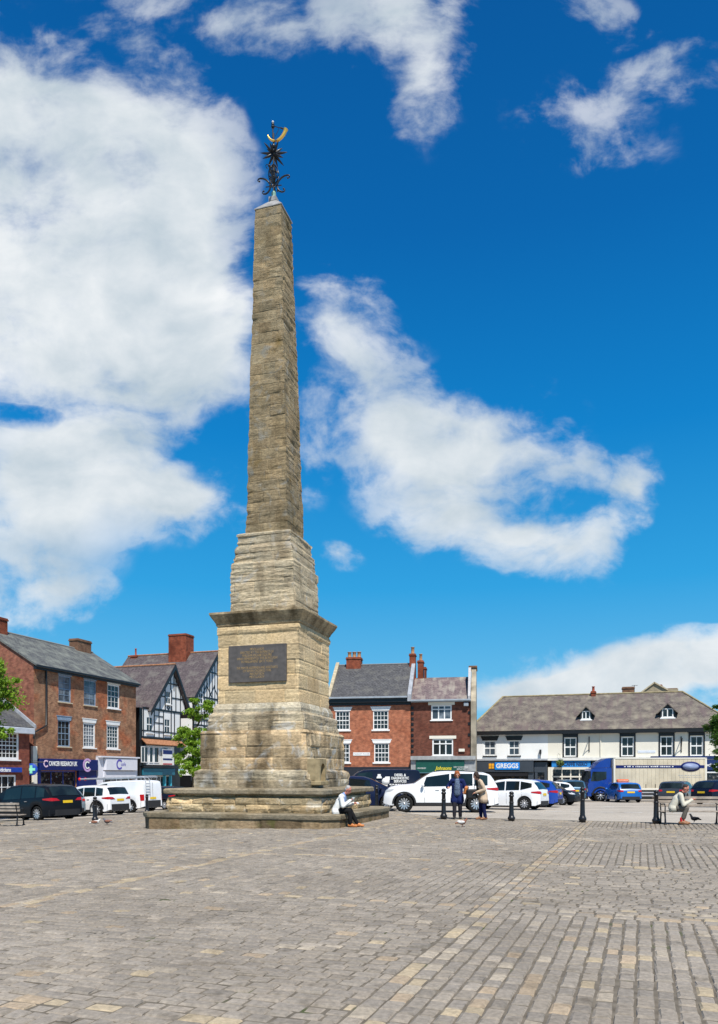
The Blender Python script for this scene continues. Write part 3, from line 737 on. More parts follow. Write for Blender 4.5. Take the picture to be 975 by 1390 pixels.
window(A.o,(gx0+.66,gx1-.3,.5,gz0-.56),y=-.02,dep=.2,nx=3,ny=1,fr=.1,mt=.07,mat='white',pane='glass',mid=False,name='shop_window')
# white pilaster and pharmacy sign at the left corner
mb=MB(); x0,x1=A.s_(41.5),A.s_(47.5); zt=A.h(44,1013)
for i in range(5): mb.bbox(x0,x1,-.22,-.002,zt*i/5+.01,zt*(i+1)/5,.02)
mb.build('pilaster',M['cream'],A.o)

# ---- round pharmacy sign hanging from the corner
def wpt(B,x,y,z): return (B.X+x*B.c-y*B.si, B.Y+x*B.si+y*B.c, B.zb+z)
px_,py_,pz_=wpt(A,A.s_(42.8,-.75),-.75,A.h(42.8,1044.5,-.75))
sg=thing('pharmacy_sign','round blue projecting pharmacy sign with a green cross by white pilaster','sign',(px_,py_,pz_),0)
mb=MB(); MR=Matrix.Rotation(math.pi/2,4,'X'); mb.lathe([(.40,-.06),(.42,-.04),(.42,.04),(.40,.06)],24,M=MR); mb.build('disc',plain('pharmacy_blue',(.01,.06,.38),.4,.4),sg)
mb=MB(); mb.box(-.09,.09,-.085,-.062,-.28,.28); mb.box(-.28,-.091,-.085,-.062,-.09,.09); mb.box(.091,.28,-.085,-.062,-.09,.09); mb.build('cross',plain('mint_cross',(.25,.7,.5),.5,.3),sg)
mb=MB(); mb.tube([(-.0,.0,.42),(.0,.0,.5),(.75,.35,.5)],.03,6); mb.build('bracket',M['iron'],sg)

# ---- D: low building at the far left
DX,DY=W(40,52.2),52.2
D=Bld('low_brick_shop','low red brick shop with white framed window and slate roof, at left edge','building',DX-.316*9,DY-.949*9,TH,-1.5)
De=D.h(40,988); fw=D.rect(-30,26,992,1031)
mb=MB(); dw=(D.s_(-34),D.s_(22),.7,D.h(0,1052)); wall(mb,0,9,0,De,[fw,dw],0,.15); mb.poly([(9,0,0),(9,7,0),(9,7,De),(9,3.5,De+2.6),(9,0,De)]); mb.poly([(0,0,0),(0,0,De),(0,3.5,De+2.6),(0,7,De),(0,7,0)]); mb.build('wall',M['brickD'],D.o)
mb=MB(); slab(mb,[(-.1,-.35,De),(9.05,-.35,De),(9.05,3.5,De+2.75),(-.1,3.5,De+2.75)],.1); slab(mb,[(-.1,7.3,De),(9.05,7.3,De),(9.05,3.5,De+2.75),(-.1,3.5,De+2.75)],.1); rf=mb.build('roof',M['slateE'],D.o)
mb=MB(); mb.prism([(9.06,-.4,De-.05),(9.06,3.5,De+2.72),(9.06,3.5,De+3.0),(9.06,-.4,De+.2)],(.14,0,0)); mb.build('verge_board',M['lead'],rf)
mb=MB(); mb.bbox(0,9.1,-.4,-.02,De-.45,De-.05,.03); mb.build('fascia_board',plain('grey_white_board',(.5,.53,.58),.6,.3),D.o)
window(D.o,fw,nx=10,ny=6,fr=.16,sill='white',mid=True,mt=.035)
window(D.o,dw,nx=6,ny=3,fr=.12,mid=False,mt=.05,sill='white',pane='curtain',name='shop_window')
mb=MB(); mb.bbox(D.s_(-40),D.s_(27),-.2,-.01,D.h(10,1048.5),D.h(10,1042),.02); sgn=mb.build('fascia_sign',plain('royal_blue',(.01,.05,.33),.4,.4),D.o)
text(sgn,'lettering','opticians',(D.s_(11.5),-.21,D.h(5,1045.3)),.36,M['white'],align='RIGHT',bold=.01)

# ---- B: timber framed gable house
def timber(B,name,ax0,ax1,ez,apx,az,y,ridge_d,tiles,over=.35,left_drop=0,right_drop=0,back=None):
    """white plaster gable with roof running back from the apex"""
    dl=(az-ez)/(apx-ax0); dr=(az-ez)/(ax1-apx); lx0,lz0=ax0-.3,ez+.12-.3*dl; rx0,rz0=ax1+.3,ez+.12-.3*dr
    mb=MB()
    slab(mb,[(lx0,y-over,lz0),(lx0,ridge_d,lz0),(apx,ridge_d,az+.12),(apx,y-over,az+.12)],.12)
    slab(mb,[(rx0,y-over,rz0),(rx0,ridge_d,rz0),(apx,ridge_d,az+.12),(apx,y-over,az+.12)],.12)
    rf=mb.build('roof',M[tiles],B.o)
    mb=MB(); mb.tube([(apx,y-over,az+.14),(apx,ridge_d,az+.14)],.1,6); mb.build('ridge',M['ridge'],rf)
    for (xa,za) in ((lx0,lz0),(rx0,rz0)):
        mb=MB(); mb.prism([(xa,y-over-.01,za-.42),(xa,y-over-.01,za-.02),(apx,y-over-.01,az+.08),(apx,y-over-.01,az-.36)],(0,-.07,0)); mb.build('barge_board',M['black'],B.o)
    return rf
Bx=W(185.5,66.6); B=Bld('timber_framed_house','black and white timber framed house, narrow gable above teal shop','building',Bx,66.6,TH,-1.7)
s0,s1_=B.s_(196),B.s_(245); e=B.h(196,962); apx=B.s_(228); az=B.h(228,904)
bj=B.h(205,1003); sx0=B.s_(187); ym=-.0
# jettied upper wall & gable
w1=B.rect(192.5,201.5,972,993.5); w2=B.rect(217,225.5,975.5,997); w3=B.rect(219,226.5,938,956.5)
w1=(w1[0],w1[1],w2[2]+.0,w2[3]); 
mb=MB(); xl,xr=B.s_(187.5),B.s_(240)
wall(mb,xl,xr,bj,e,[w1,w2],-.45,.12)
mb.poly([(xl,-.45,e),(xr,-.45,e),(xr+.0,-.45,e+.02),(xl,-.45,e+.02)])
gl=B.s_(197); gr=B.s_(250)
hs=[w3]; a_,b_,c_2,d_2=w3
def zl(x,l0=gl,lz=e,ax=apx,azz=az,r0=gr): return lz+(azz-lz)*((x-l0)/(ax-l0) if x<ax else (r0-x)/(r0-ax))
mb.poly([(gl,-.45,e+.02),(a_,-.45,e+.02),(a_,-.45,zl(a_))]); mb.poly([(b_,-.45,e+.02),(gr,-.45,e+.02),(b_,-.45,zl(b_))])
mb.poly([(a_,-.45,e+.02),(b_,-.45,e+.02),(b_,-.45,c_2),(a_,-.45,c_2)]); mb.poly([(a_,-.45,d_2),(b_,-.45,d_2),(b_,-.45,zl(b_)),(apx,-.45,az),(a_,-.45,zl(a_))])
mb.build('gable_wall',M['whitewall'],B.o)
mb=MB(); mb.box(xl-.4,xr+.6,.01,7,0,e-.1); mb.build('wall',M['black'],B.o); mb=MB(); mb.box(xl-.42,xl-.02,-.44,.005,0,e); mb.build('side_post',M['black'],B.o)
# beams
mb=MB(); yb_=-.45
def beam(x0,z0,x1,z1,w=.13,y=None):
    y=yb_ if y is None else y
    d=Vector((x1-x0,0,z1-z0)); n=Vector((-d.z,0,d.x)).normalized()*w/2
    mb.prism([(x0+n.x,y,z0+n.z),(x1+n.x,y,z1+n.z),(x1-n.x,y,z1-n.z),(x0-n.x,y,z0-n.z)],(0,-.04-.004*len(mb.f)%.013,0))
beam(xl,e,gr,e,.2); beam(xl,bj+.08,xr,bj+.08,.16); m1=bj+(e-bj)*.25; beam(xl,m1,xr,m1,.10)
for px in (188.5,203.5,210,216,226.5,231,239): x=B.s_(px); beam(x,bj,x,e,.10)
for f in (.55,.78): beam(B.s_(203.5),bj+(e-bj)*f,B.s_(216),bj+(e-bj)*f,.08)
for zf in (.30,.60,.78):
    z=e+(az-e)*zf; xa=gl+(apx-gl)*zf; xb=gr-(gr-apx)*zf
    if zf<.7: beam(xa,z,a_-.02 if zf<.5 else xb,z,.11); beam(b_+.02 if zf<.5 else xa,z,xb,z,.11)
for f in (-.8,-.55,-.3,.22,.5,.78):
    x=apx+f*(apx-gl) if f<0 else apx+f*(gr-apx)
    if not(a_-.05<x<b_+.05): beam(x,e,x,zl(x)-.05,.10)
for f in (-.22,.25): x=apx+f*1.2; beam(x,d_2+.1,x,zl(x)-.1,.09)
cxd=(a_+b_)/2; zd=(e+c_2)/2+.03; hd=(c_2-e)/2-.12
for q in ((0,1,1,0),(1,0,0,-1),(0,-1,-1,0),(-1,0,0,1)): beam(cxd+q[0]*hd,zd+q[1]*hd,cxd+q[2]*hd,zd+q[3]*hd,.09)
beam(a_-.08,e,a_-.08,d_2+.1,.12); beam(b_+.08,e,b_+.08,d_2+.1,.12)
beam(gl+.25,e+.15,gl+1.2,e+.95,.09); beam(gr-.25,e+.15,gr-.9,e+1.15,.09)
mb.build('timber_frame',M['black'],B.o)
for h in (w1,w2): window(B.o,h,y=-.5,dep=.12,nx=2,ny=2,fr=.11,mt=.05,sill='white',sd=.05)
window(B.o,w3,y=-.5,dep=.12,nx=2,ny=2,fr=.11,mt=.05,sill='white',sd=.03)
timber(B,'roof',gl,gr,e,apx,az,-.45,8.5,'tileB')
mb=MB(); slab(mb,[(xl-.1,-1.0,B.h(205,1011)),(xr+.1,-1.0,B.h(205,1011)),(xr+.1,-.40,bj),(xl-.1,-.40,bj)],.08); mb.build('tile_skirt',M['ridge'],B.o)
# first floor bay
bw=(B.s_(191),B.s_(229),B.h(210,1039),B.h(210,1012.5))
mb=MB(); mb.bbox(bw[0],bw[1],-.62,.0,bw[2],bw[3],.04); mb.build('bay',M['white'],B.o)
for a,b in ((192,201),(203,208),(209.5,216),(222,228)):
    window(B.o,(B.s_(a,-.66),B.s_(b,-.66),bw[2]+.22,bw[3]-.15),y=-.72,dep=.12,nx=2 if b-a>7 else 1,ny=1,fr=.06,mt=.09,mid=False)
mb=MB(); a,b=B.s_(209),B.s_(222); zt_,zb_=B.h(215,1017,-.9),B.h(215,1038,-.9)
fs=thing('estate_agent_board','blue and white letting board fixed over the bay of the gabled house','sign',wpt(B,(a+b)/2,-.92,zb_),TH)
wd=(b-a)/2; hh=zt_-zb_
mb.box(-wd,wd,-.02,.02,0,hh); mb.build('board',M['white'],fs)
mb=MB(); mb.box(-wd+.02,wd-.02,-.03,-.0205,hh*.7,hh*.97); mb.box(-wd+.02,wd-.02,-.03,-.0205,hh*.3,hh*.42); mb.build('blue_band',m_navy,fs)
mb=MB(); mb.box(-wd+.02,wd-.02,-.03,-.0205,.02,hh*.09); mb.build('red_band',plain('red_band',(.5,.03,.03),.5,.3),fs)
mb=MB(); mb.tube([(0,.03,.2),(0,.28,.2)],.03,6); mb.tube([(0,.03,hh-.2),(0,.28,hh-.2)],.03,6); mb.build('bracket',M['iron'],fs)
m_teal=plain('teal_paint',(.015,.13,.19),.4,.4); m_lt=plain('light_teal',(.06,.42,.55),.4,.4)
f0,f1=B.s_(187),B.s_(231); mb=MB(); mb.bbox(f0,f1,-.55,-.02,B.h(210,1052.5),B.h(210,1043),.03); sf=mb.build('shopfront',m_teal,B.o)
mb=MB(); mb.box(f0-.1,f1+.3,-.7,-.02,B.h(210,1042.5),B.h(210,1040)); mb.box(f0,f0+.3,-.5,-.02,.2,B.h(210,1052.5)); mb.build('cornice',M['black'],sf)
for px in (221,229): mb=MB(); x=B.s_(px); mb.box(x-.09,x+.09,-.3,-.02,.2,B.h(210,1053)); mb.build('post',m_lt,sf)
window(B.o,(f0+.4,f1-.2,.9,B.h(210,1053)),y=-.15,dep=.12,nx=3,ny=1,fr=.08,mt=.06,mid=False,name='shop_window')
wp=wpt(B,B.s_(235.5),-.9,B.h(235.5,1047.5)); hs_=thing('hanging_shop_sign','small pale blue hanging sign beside teal shop front','sign',wp,0)
mb=MB(); mb.bbox(-.3,.3,-.03,.03,-.24,.24,.01); mb.build('panel',plain('pale_blue',(.35,.6,.8),.5,.3),hs_); mb=MB(); mb.tube([(-.2,0,.26),(.3,.3,.3),(.35,.8,.3)],.025,6); mb.build('bracket',M['iron'],hs_)

# ---- C: taller timber gable behind
C=Bld('tall_timber_framed_house','large timber framed house with tall red chimney, left of the obelisk','building',B.X+.316*7.9,B.Y+.949*7.9,TH,-1.8)
gl=C.s_(259.5); apx=C.s_(291); az=C.h(291,886); e=C.h(259.5,944); gr=2*apx-gl; 
mb=MB(); yb_=-.2
hs=[C.rect(266,272.5,940,956)]; hs=[(hs[0][0],hs[0][1],hs[0][2],hs[0][3])]
mb.poly([(gl,-.2,e),(gr,-.2,e),(apx,-.2,az)]); wall(mb,gl,gr,3.2,e,[],-.2); 
mb.poly([(gl,-.2,3.2),(gl,-.2,e),(gl,9,e),(gl,9,3.2)]); mb.build('gable_wall',M['whitewall'],C.o)
mb=MB(); mb.box(gl+.05,gr,.05,9,0,e-.2); mb.build('wall',M['black'],C.o)
mb=MB()
for z in (e,e-2.3,e-2.9,e-4.2): beam(gl,z,gr,z,.18)
for i in range(1,17):
    x=gl+(gr-gl)*i/17; zt_=e+(az-e)*min((x-gl)/(apx-gl),(gr-x)/(gr-apx)); beam(x,3.3,x,zt_-.05,.10)
z=e+(az-e)*.55; beam(gl+(apx-gl)*.55,z,gr-(gr-apx)*.55,z,.13)
for f in (-.7,-.35,.1): beam(apx+f*4.2,e+.1,apx+(f+.28)*4.2,e+(az-e)*(.3),.09); beam(apx+(f+.5)*4.2,e+.1,apx+(f+.25)*4.2,e+1.2,.09)
beam(gl+.1,3.2,gl+.1,e,.3)
mb.build('timber_frame',M['black'],C.o)
x0,x1,z0,z1=hs[0]; window(C.o,(x0,x1,z0,z1),y=-.33,dep=.12,nx=2,ny=2,fr=.1,mt=.05)
for i in range(5):
    x=gl+.9+i*1.6; window(C.o,(x,x+.95,e-4.0,e-3.0),y=-.33,dep=.12,nx=2,ny=2,fr=.08,mt=.04)
rf=timber(C,'roof',gl,gr,e,apx,az,-.2,10.6,'tileB')
cx0_,cx1_=C.s_(229,3.4),C.s_(262,3.4)
# the stack sits on the left slope behind the gable
chimney(rf,apx-1.0,apx+.6,2.8,4.9,az-1.8,Z(862.5,C.Yat(apx,3.8))-C.zb,'brickC')
chimney(rf,apx-.3,apx+.5,9.3,10.1,az-.8,Z(890,C.Yat(apx,9.7))-C.zb,'brickC',1,'redpot',ph=.8)
mb=MB(); mb.bbox(gl,gl+6,-.5,-.1,1.9,2.7,.03); mb.bbox(gl,gl+6,-.3,-.1,0.2,.8,.03); mb.build('shopfront',plain('brown_shop_paint',(.12,.045,.02),.5,.3),C.o)
window(C.o,(gl+.1,gl+5.9,.8,1.9),y=-.3,dep=.12,nx=5,ny=1,mid=False,name='shop_window')
# ---- E: orange brick house, F: dark brick house, G: long cream terrace (all facing the camera side)
A1=-R(17.1)*.55
EY=66.5
E=Bld('orange_brick_house','orange brick house with white sash windows and slate roof, right of the obelisk','building',W(446,EY),EY,A1,-1.4)
EL=E.s_(557.5); Ee=E.h(500,948); dp=7.5
uw=[E.rect(455.5,475,966,992),E.rect(506.5,527.5,964.5,990.5)]; lw_=[E.rect(455.5,475,1010,1036),E.rect(508,528.5,1009,1035)]
uw[0]=(uw[0][0],uw[0][1],uw[1][2],uw[1][3]); lw_[0]=(lw_[0][0],lw_[0][1],lw_[1][2],lw_[1][3])
sz=E.h(520,1041.5)
mb=MB(); wall(mb,0,EL,sz,Ee,uw+lw_,0,.12); mb.poly([(0,0,0),(0,0,Ee),(0,dp/2,Ee+3.3),(0,dp,Ee),(0,dp,0)]); mb.poly([(EL,0,0),(EL,dp,0),(EL,dp,Ee),(EL,dp/2,Ee+3.3),(EL,0,Ee)]); mb.poly([(0,dp,0),(0,dp,Ee),(EL,dp,Ee),(EL,dp,0)]); mb.build('wall',M['brickE'],E.o)
rzE=E.h(505,902.5,dp/2)
mb=MB(); slab(mb,[(.1,-.4,Ee+.1),(EL-.2,-.4,Ee+.1),(EL-.2,dp/2,rzE),(.1,dp/2,rzE)],.12); slab(mb,[(.1,dp+.4,Ee+.1),(EL-.2,dp+.4,Ee+.1),(EL-.2,dp/2,rzE),(.1,dp/2,rzE)],.12); rf=mb.build('roof',M['slateE'],E.o)
mb=MB(); mb.tube([(.1,dp/2,rzE+.02),(EL-.2,dp/2,rzE+.02)],.08,6); mb.build('ridge',plain('ridge_grey',(.2,.2,.2),.8,.1),rf)
mb=MB()
mb.prism([(-.05,-.42,Ee-.1),(-.05,dp/2,rzE-.05),(-.05,dp/2,rzE+.3),(-.05,-.42,Ee+.25)],(.3,0,0)); mb.build('coping',M['coping'],rf)
mb=MB(); mb.prism([(EL-.22,-.5,Ee-.35),(EL-.22,dp/2,rzE-.05),(EL-.22,dp/2,rzE+.3),(EL-.22,-.5,Ee+.25)],(.32,0,0)); mb.build('coping',M['lead'],rf)
mb=MB(); mb.bbox(.05,EL-.25,-.58,-.42,Ee-.05,Ee+.1,.02); mb.build('gutter',M['gutter'],E.o)
mb=MB(); mb.box(.02,EL,-.4,-.003,Ee-.4,Ee-.02); mb.box(.02,EL,-.15,-.004,Ee-.62,-.4+Ee); mb.build('eaves_board',M['black'],E.o)
for h in uw+lw_: window(E.o,h,nx=4,ny=4,fr=.09,mt=.04,sill='white',lintel='white',lh=.30,lw=.2,mid=True,sd=.12,sh=.13)
c=chimney(rf,E.s_(471.5,dp/2),E.s_(491,dp/2),dp/2-.5,dp/2+.5,rzE-.6,E.h(481,893,dp/2),'brickC',3,'pot',ph=.55,prr=.19)
c=chimney(rf,E.s_(556.5,dp/2),E.s_(564.5,dp/2),dp/2-.4,dp/2+.4,rzE-1.5,E.h(560,888,dp/2),'brickC',1,'pot',ph=.65,prr=.17)
c=chimney(rf,E.s_(566,dp/2)+.1,E.s_(573.5,dp/2)+.1,dp/2-.3,dp/2+.6,rzE-2.6,E.h(570,897,dp/2),'brickC',1,'pot',ph=.65,prr=.15)
c=chimney(rf,E.s_(574,dp/2)+.15,E.s_(576.5,dp/2)+.15,dp/2-.3,dp/2+.6,rzE-2.6,E.h(575,906,dp/2),'brickC')
mb=MB(); a,b,c0,d0=E.rect(479.5,502.5,1021.5,1025.8); mb.bbox(a,b,-.04,-.003,c0,d0,.006); sn=mb.build('street_sign',M['white'],E.o)
text(sn,'lettering','MARKET PLACE',((a+b)/2,-.045,(c0+d0)/2),.20,plain('faint_grey_text',(.4,.4,.42),.6,.2),ext=.002)
mb=MB(); mb.box(0,EL,-.12,-.004,sz-.15,sz+.02); mb.bbox(0,EL,-.35,-.003,sz-.75,sz-.15,.02); mb.box(0,EL,-.1,-.003,0,.6)
for x in (0,EL*.33,EL*.66,EL-.3): mb.box(x,x+.3,-.14,-.005,0,sz-.7)
mb.build('shopfront',plain('black_shop_paint',(.02,.022,.03),.4,.4),E.o)
mb=MB(); mb.box(.1,EL-.1,.02,.06,.5,sz-.7); mb.build('shop_window',M['shopglass'],E.o)

# ---- F
F_=Bld('dark_brick_house','narrow dark red brick house above a green dry cleaner shop','building',E.X+E.c*(EL+.05),E.Y+E.si*(EL+.05),A1,-1.4)
FL=F_.s_(639.5); Fe=F_.h(600,951.5)
u=F_.rect(585.5,613.5,957,977.5); l=F_.rect(587,615.5,1003,1026)
fz=F_.h(600,1030)
mb=MB(); wall(mb,0,FL,fz,Fe,[u,l],0,.12); mb.poly([(0,7.5,fz),(0,7.5,Fe),(FL,7.5,Fe),(FL,7.5,fz)]); mb.poly([(FL,0,fz),(FL,7.5,fz),(FL,7.5,Fe),(FL,0,Fe)]); mb.build('wall',M['brickF'],F_.o)
rzF=F_.h(605,919.5,3.6)
mb=MB(); slab(mb,[(0,-.35,Fe+.1),(FL-.05,-.35,Fe+.1),(FL-.05,3.6,rzF),(0,3.6,rzF)],.1); slab(mb,[(0,7.8,Fe+.1),(FL-.05,7.8,Fe+.1),(FL-.05,3.6,rzF),(0,3.6,rzF)],.1); rf=mb.build('roof',M['slateF'],F_.o)
mb=MB(); mb.bbox(0,FL,-.5,-.36,Fe-.04,Fe+.1,.02); mb.box(0,FL,-.36,-.004,Fe-.1,Fe-.0); mb.build('gutter',M['gutter'],F_.o)
mb=MB()
def casement(h,nx):
    w=window(F_.o,h,nx=nx,ny=1,fr=.12,mt=.10,pane='curtain' if nx==3 and h is u else 'glass',sill='white',mid=False)
    m=MB(); a,b,c,d=h; m.box(a+.12,b-.12,.03,.09,c+(d-c)*.68,c+(d-c)*.68+.09); m.build('transom',M['white'],w)
    m=MB(); m.bbox(a-.25,b+.25,-.05,-.002,d+.0,d+.26,.01); m.build('lintel',M['cream'],w)
casement(u,3); casement(l,3)
# rendered gable wall with flat-topped stack on the right
mb=MB(); rt=F_.h(645,908,3.2)
mb.prism([(FL,-.05,0),(FL,7.5,0),(FL,7.5,Fe),(FL,4.9,rt),(FL,2.6,rt),(FL,1.6,Fe+1.6),(FL,-.3,Fe-.1)],(.42,0,0)); mb.build('rendered_gable',M['render'],F_.o)
mb=MB(); mb.bbox(FL-.25,FL+.5,2.4,5.0,rt,rt+.18,.02); mb.build('stack_cap',M['brickK'],F_.o)
mb=MB(); mb.prism([(FL-.03,-.45,Fe-.0),(FL-.03,1.6,Fe+1.72),(FL-.03,2.55,rt+.0),(FL-.03,2.2,rt),(FL-.03,-.5,Fe+.35)],(-.22,0,0)); mb.build('coping',M['leadwhite'],rf)
mb=MB()
for i in range(9):
    z=fz+.5+(Fe-fz-1.2)*i/8; mb.bbox(.0,.22,-.04,-.002,z,z+.25,.01); mb.bbox(FL-.26,FL-.02,-.04,-.002,z,z+.25,.01) if i%2 else None
mb.build('quoins',M['black'],F_.o)
m_grn=plain('dark_green_sign',(.008,.075,.055),.4,.4); m_grey=plain('grey_stone_trim',(.32,.33,.33),.8,.1,var=.2)
mb=MB(); mb.box(0,FL+.4,-.55,-.003,fz-.1,fz+.22); mb.bbox(0,.45,-.3,-.004,0,fz-.1,.02); mb.bbox(FL-.55,FL+.4,-.3,-.004,0,fz-.1,.02); mb.build('shop_surround',m_grey,F_.o)
f0,f1=.45,FL-.55; z0,z1=F_.h(600,1049),fz-.12; mb=MB(); mb.bbox(f0,f1,-.42,-.01,z0,z1,.02); fs=mb.build('fascia_sign',m_grn,F_.o)
text(fs,'lettering','Johnsons',(F_.s_(602,-.43),-.43,F_.h(602,1043,-.43)),.44,plain('yellow_letters',(.75,.62,.03),.5,.3),shear=.35,bold=.006,fit=F_.s_(613.5,-.43)-F_.s_(590.5,-.43))
text(fs,'lettering','THE CLEANERS',(F_.s_(605,-.43),-.43,F_.h(602,1046.8,-.43)),.13,M['white'])
text(fs,'lettering','DRY CLEANING',(F_.s_(626),-.43,F_.h(626,1041.5)),.17,M['white']); text(fs,'lettering','SERVICES',(F_.s_(626),-.43,F_.h(626,1044.3)),.17,M['white']); text(fs,'lettering','LAUNDRY',(F_.s_(573),-.43,F_.h(573,1043)),.17,M['white'])
window(F_.o,(f0,f1,.5,z0-.02),y=-.05,dep=.2,nx=3,ny=1,fr=.1,mt=.08,mat='black',mid=False,name='shop_window')
mb=MB(); a=F_.s_(627,0); z=F_.h(627,1018.5); mb.bbox(a-.25,a+.25,-.15,-.002,z-.12,z+.12,.01); mb.build('alarm_box',M['cream'],F_.o)
mb=MB(); a=F_.s_(633); z=F_.h(633,956.5); mb.bbox(a-.2,a+.2,-.35,-.002,z-.15,z+.15,.03); mb.build('floodlight',M['gutter'],F_.o)

# ---- G
GY=73.0; A2=-R(17.1)
Gb=Bld('cream_terrace','long white and cream two-storey terrace with hipped tile roof and dormers','building',W(641,GY),GY,A2,-1.25)
GL=23.0; Ge=Gb.h(700,994); gr_=Gb.h(800,943,4.5)
wl=[(657,673.5,1005.5,1026),(690.5,706,1005,1025.5),(766,783,1001.5,1028),(843.5,861,1000,1027),(896.5,914,999.5,1026.5),(937,955,998.5,1025)]
hs=[Gb.rect(*q) for q in wl]
m0=sum(h[2] for h in hs[:2])/2; m1=sum(h[3] for h in hs[:2])/2; n0=sum(h[2] for h in hs[2:])/4; n1=sum(h[3] for h in hs[2:])/4
hs=[(h[0],h[1],m0,m1) if i<2 else (h[0],h[1],n0,n1) for i,h in enumerate(hs)]
sx=Gb.s_(744); gsz=Gb.h(690,1032)
mb=MB(); wall(mb,0,sx,gsz,Ge,hs[:2],0,.12); mb.poly([(0,9,0),(0,9,Ge),(GL,9,Ge),(GL,9,0)]); mb.poly([(0,0,0),(0,0,Ge),(0,9,Ge),(0,9,0)]); mb.build('white_wall',M['whitewall'],Gb.o)
mb=MB(); wall(mb,sx,GL,gsz,Ge,hs[2:],0,.12); mb.poly([(GL,0,0),(GL,9,0),(GL,9,Ge),(GL,0,Ge)]); mb.build('cream_wall',M['cream'],Gb.o)
mb=MB(); r0,r1=Gb.s_(683,4.5),Gb.s_(926.5,4.5); ee=Ge+.12; o=.45
slab(mb,[(-o,-o,ee),(GL+o,-o,ee),(r1,4.5,gr_),(r0,4.5,gr_)],.12); slab(mb,[(-o,9+o,ee),(GL+o,9+o,ee),(r1,4.5,gr_),(r0,4.5,gr_)],.12)
slab(mb,[(-o,-o,ee),(r0,4.5,gr_),(-o,9+o,ee)],.12); slab(mb,[(GL+o,-o,ee),(r1,4.5,gr_),(GL+o,9+o,ee)],.12)
rf=mb.build('roof',M['tileG'],Gb.o)
mb=MB()
for p,q in (((-o,-o,ee+.03),(r0,4.5,gr_+.04)),((r0,4.5,gr_+.04),(r1,4.5,gr_+.04)),((r1,4.5,gr_+.04),(GL+o,-o,ee+.03))): mb.tube([p,q],.09,6)
mb.build('ridge',plain('mossy_ridge',(.30,.25,.15),.85,.1,var=.3,scale=3),rf)
mb=MB(); mb.box(-o,GL+o,-o-.02,-o+.10,Ge-.25,Ge+.05); mb.box(-o+.1,GL,-o+.1,-.003,Ge-.22,Ge-.1); mb.build('eaves_board',M['black'],Gb.o)
m_blk=M['black']
for i,h in enumerate(hs):
    w=window(Gb.o,h,nx=2,ny=2,fr=.11,mt=.06,mid=True,sill='black' if i<2 else None,pane='curtain' if i<2 else 'glass',sh=.12)
    a,b,c,d=h; m=MB()
    if i<2: m.prism([(a-.25,-.06,d+.34),(a-.12,-.06,d+.003),(b+.12,-.06,d+.003),(b+.25,-.06,d+.34)],(0,.055,0)); m.box(a-.27,b+.27,-.1,-.003,d+.34,d+.42)
    else:
        m.box(a-.13,a-.002,-.05,-.002,c-.12,d+.02); m.box(b+.002,b+.13,-.05,-.002,c-.12,d+.02); m.box(a-.13,b+.13,-.06,-.004,d+.02,d+.30); m.box(a-.22,b+.22,-.14,-.005,d+.30,d+.40); m.box(a-.13,b+.13,-.05,-.003,c-.12,c-.002)
    m.build('surround',M['black'],w)
# dormers
def roof_y(z): return -o+(z-ee)/(gr_-ee)*(4.5+o)
for (pa,pb,pt,pbt) in ((787.5,804,958.5,977.5),(896,917,954.5,975)):
    yl=1.2
    for _ in range(6):
        zb_=Gb.h((pa+pb)/2,pbt,yl); yl=roof_y(zb_)
    a,b=Gb.s_(pa,yl),Gb.s_(pb,yl); zt_=Gb.h((pa+pb)/2,pt,yl); hh=(zt_-zb_)*.55; cx=(a+b)/2; yb2=roof_y(zt_)+.1
    m=MB(); m.prism([(a,yl,zb_),(b,yl,zb_),(b,yl,zb_+hh),(cx,yl,zt_-.08),(a,yl,zb_+hh)],(0,yb2-yl,0)); dm=m.build('dormer',M['black'],rf)
    m=MB(); 
    slab(m,[(a-.28,yl-.25,zb_+hh-.3),(cx,yl-.25,zt_),(cx,yb2,zt_),(a-.28,yb2,zb_+hh-.3)],.07); slab(m,[(b+.28,yl-.25,zb_+hh-.3),(cx,yl-.25,zt_),(cx,yb2,zt_),(b+.28,yb2,zb_+hh-.3)],.07); m.build('dormer_roof',M['tileG'],dm)
    m=MB(); m.box(a+.12,b-.12,yl-.03,yl-.004,zb_+.05,zb_+.15)
    x0_,x1_=a+.18,b-.18
    for x in (x0_,(x0_+x1_)/2-.05,x1_-.08): m.box(x,x+.09,yl-.04,yl-.004,zb_+.15,zb_+hh+.05)
    m.box(x0_,x1_,yl-.038,yl-.005,zb_+hh+.05,zb_+hh+.13); m.bbox(a-.0,b+.0,yl-.12,yl+.0,zb_-.06,zb_+.05,.01); m.build('dormer_window',M['white'],dm)
    m=MB(); m.box(x0_,x1_,yl-.015,yl-.003,zb_+.15,zb_+hh+.05); m.build('pane',M['glass'],dm)
chimney(rf,Gb.s_(802.5,4.5),Gb.s_(809,4.5),4.2,4.9,gr_-.6,Gb.h(806,938.5,4.5),'brickC',1,'redpot',ph=.5,prr=.14)
chimney(rf,Gb.s_(845,6.5),Gb.s_(861,6.5),6.1,6.9,gr_-2.0,Gb.h(853,932.8,6.5),'brickK')
m=MB(); x=Gb.s_(861.5,6.5); m.tube([(x,6.5,gr_-1),(x,6.5,Gb.h(861,930,6.5))],.025,5); m.tube([(x-.25,6.5,Gb.h(861,930.5,6.5)),(x+.3,6.5,Gb.h(861,930.5,6.5))],.02,5); m.build('aerial',M['iron'],rf)
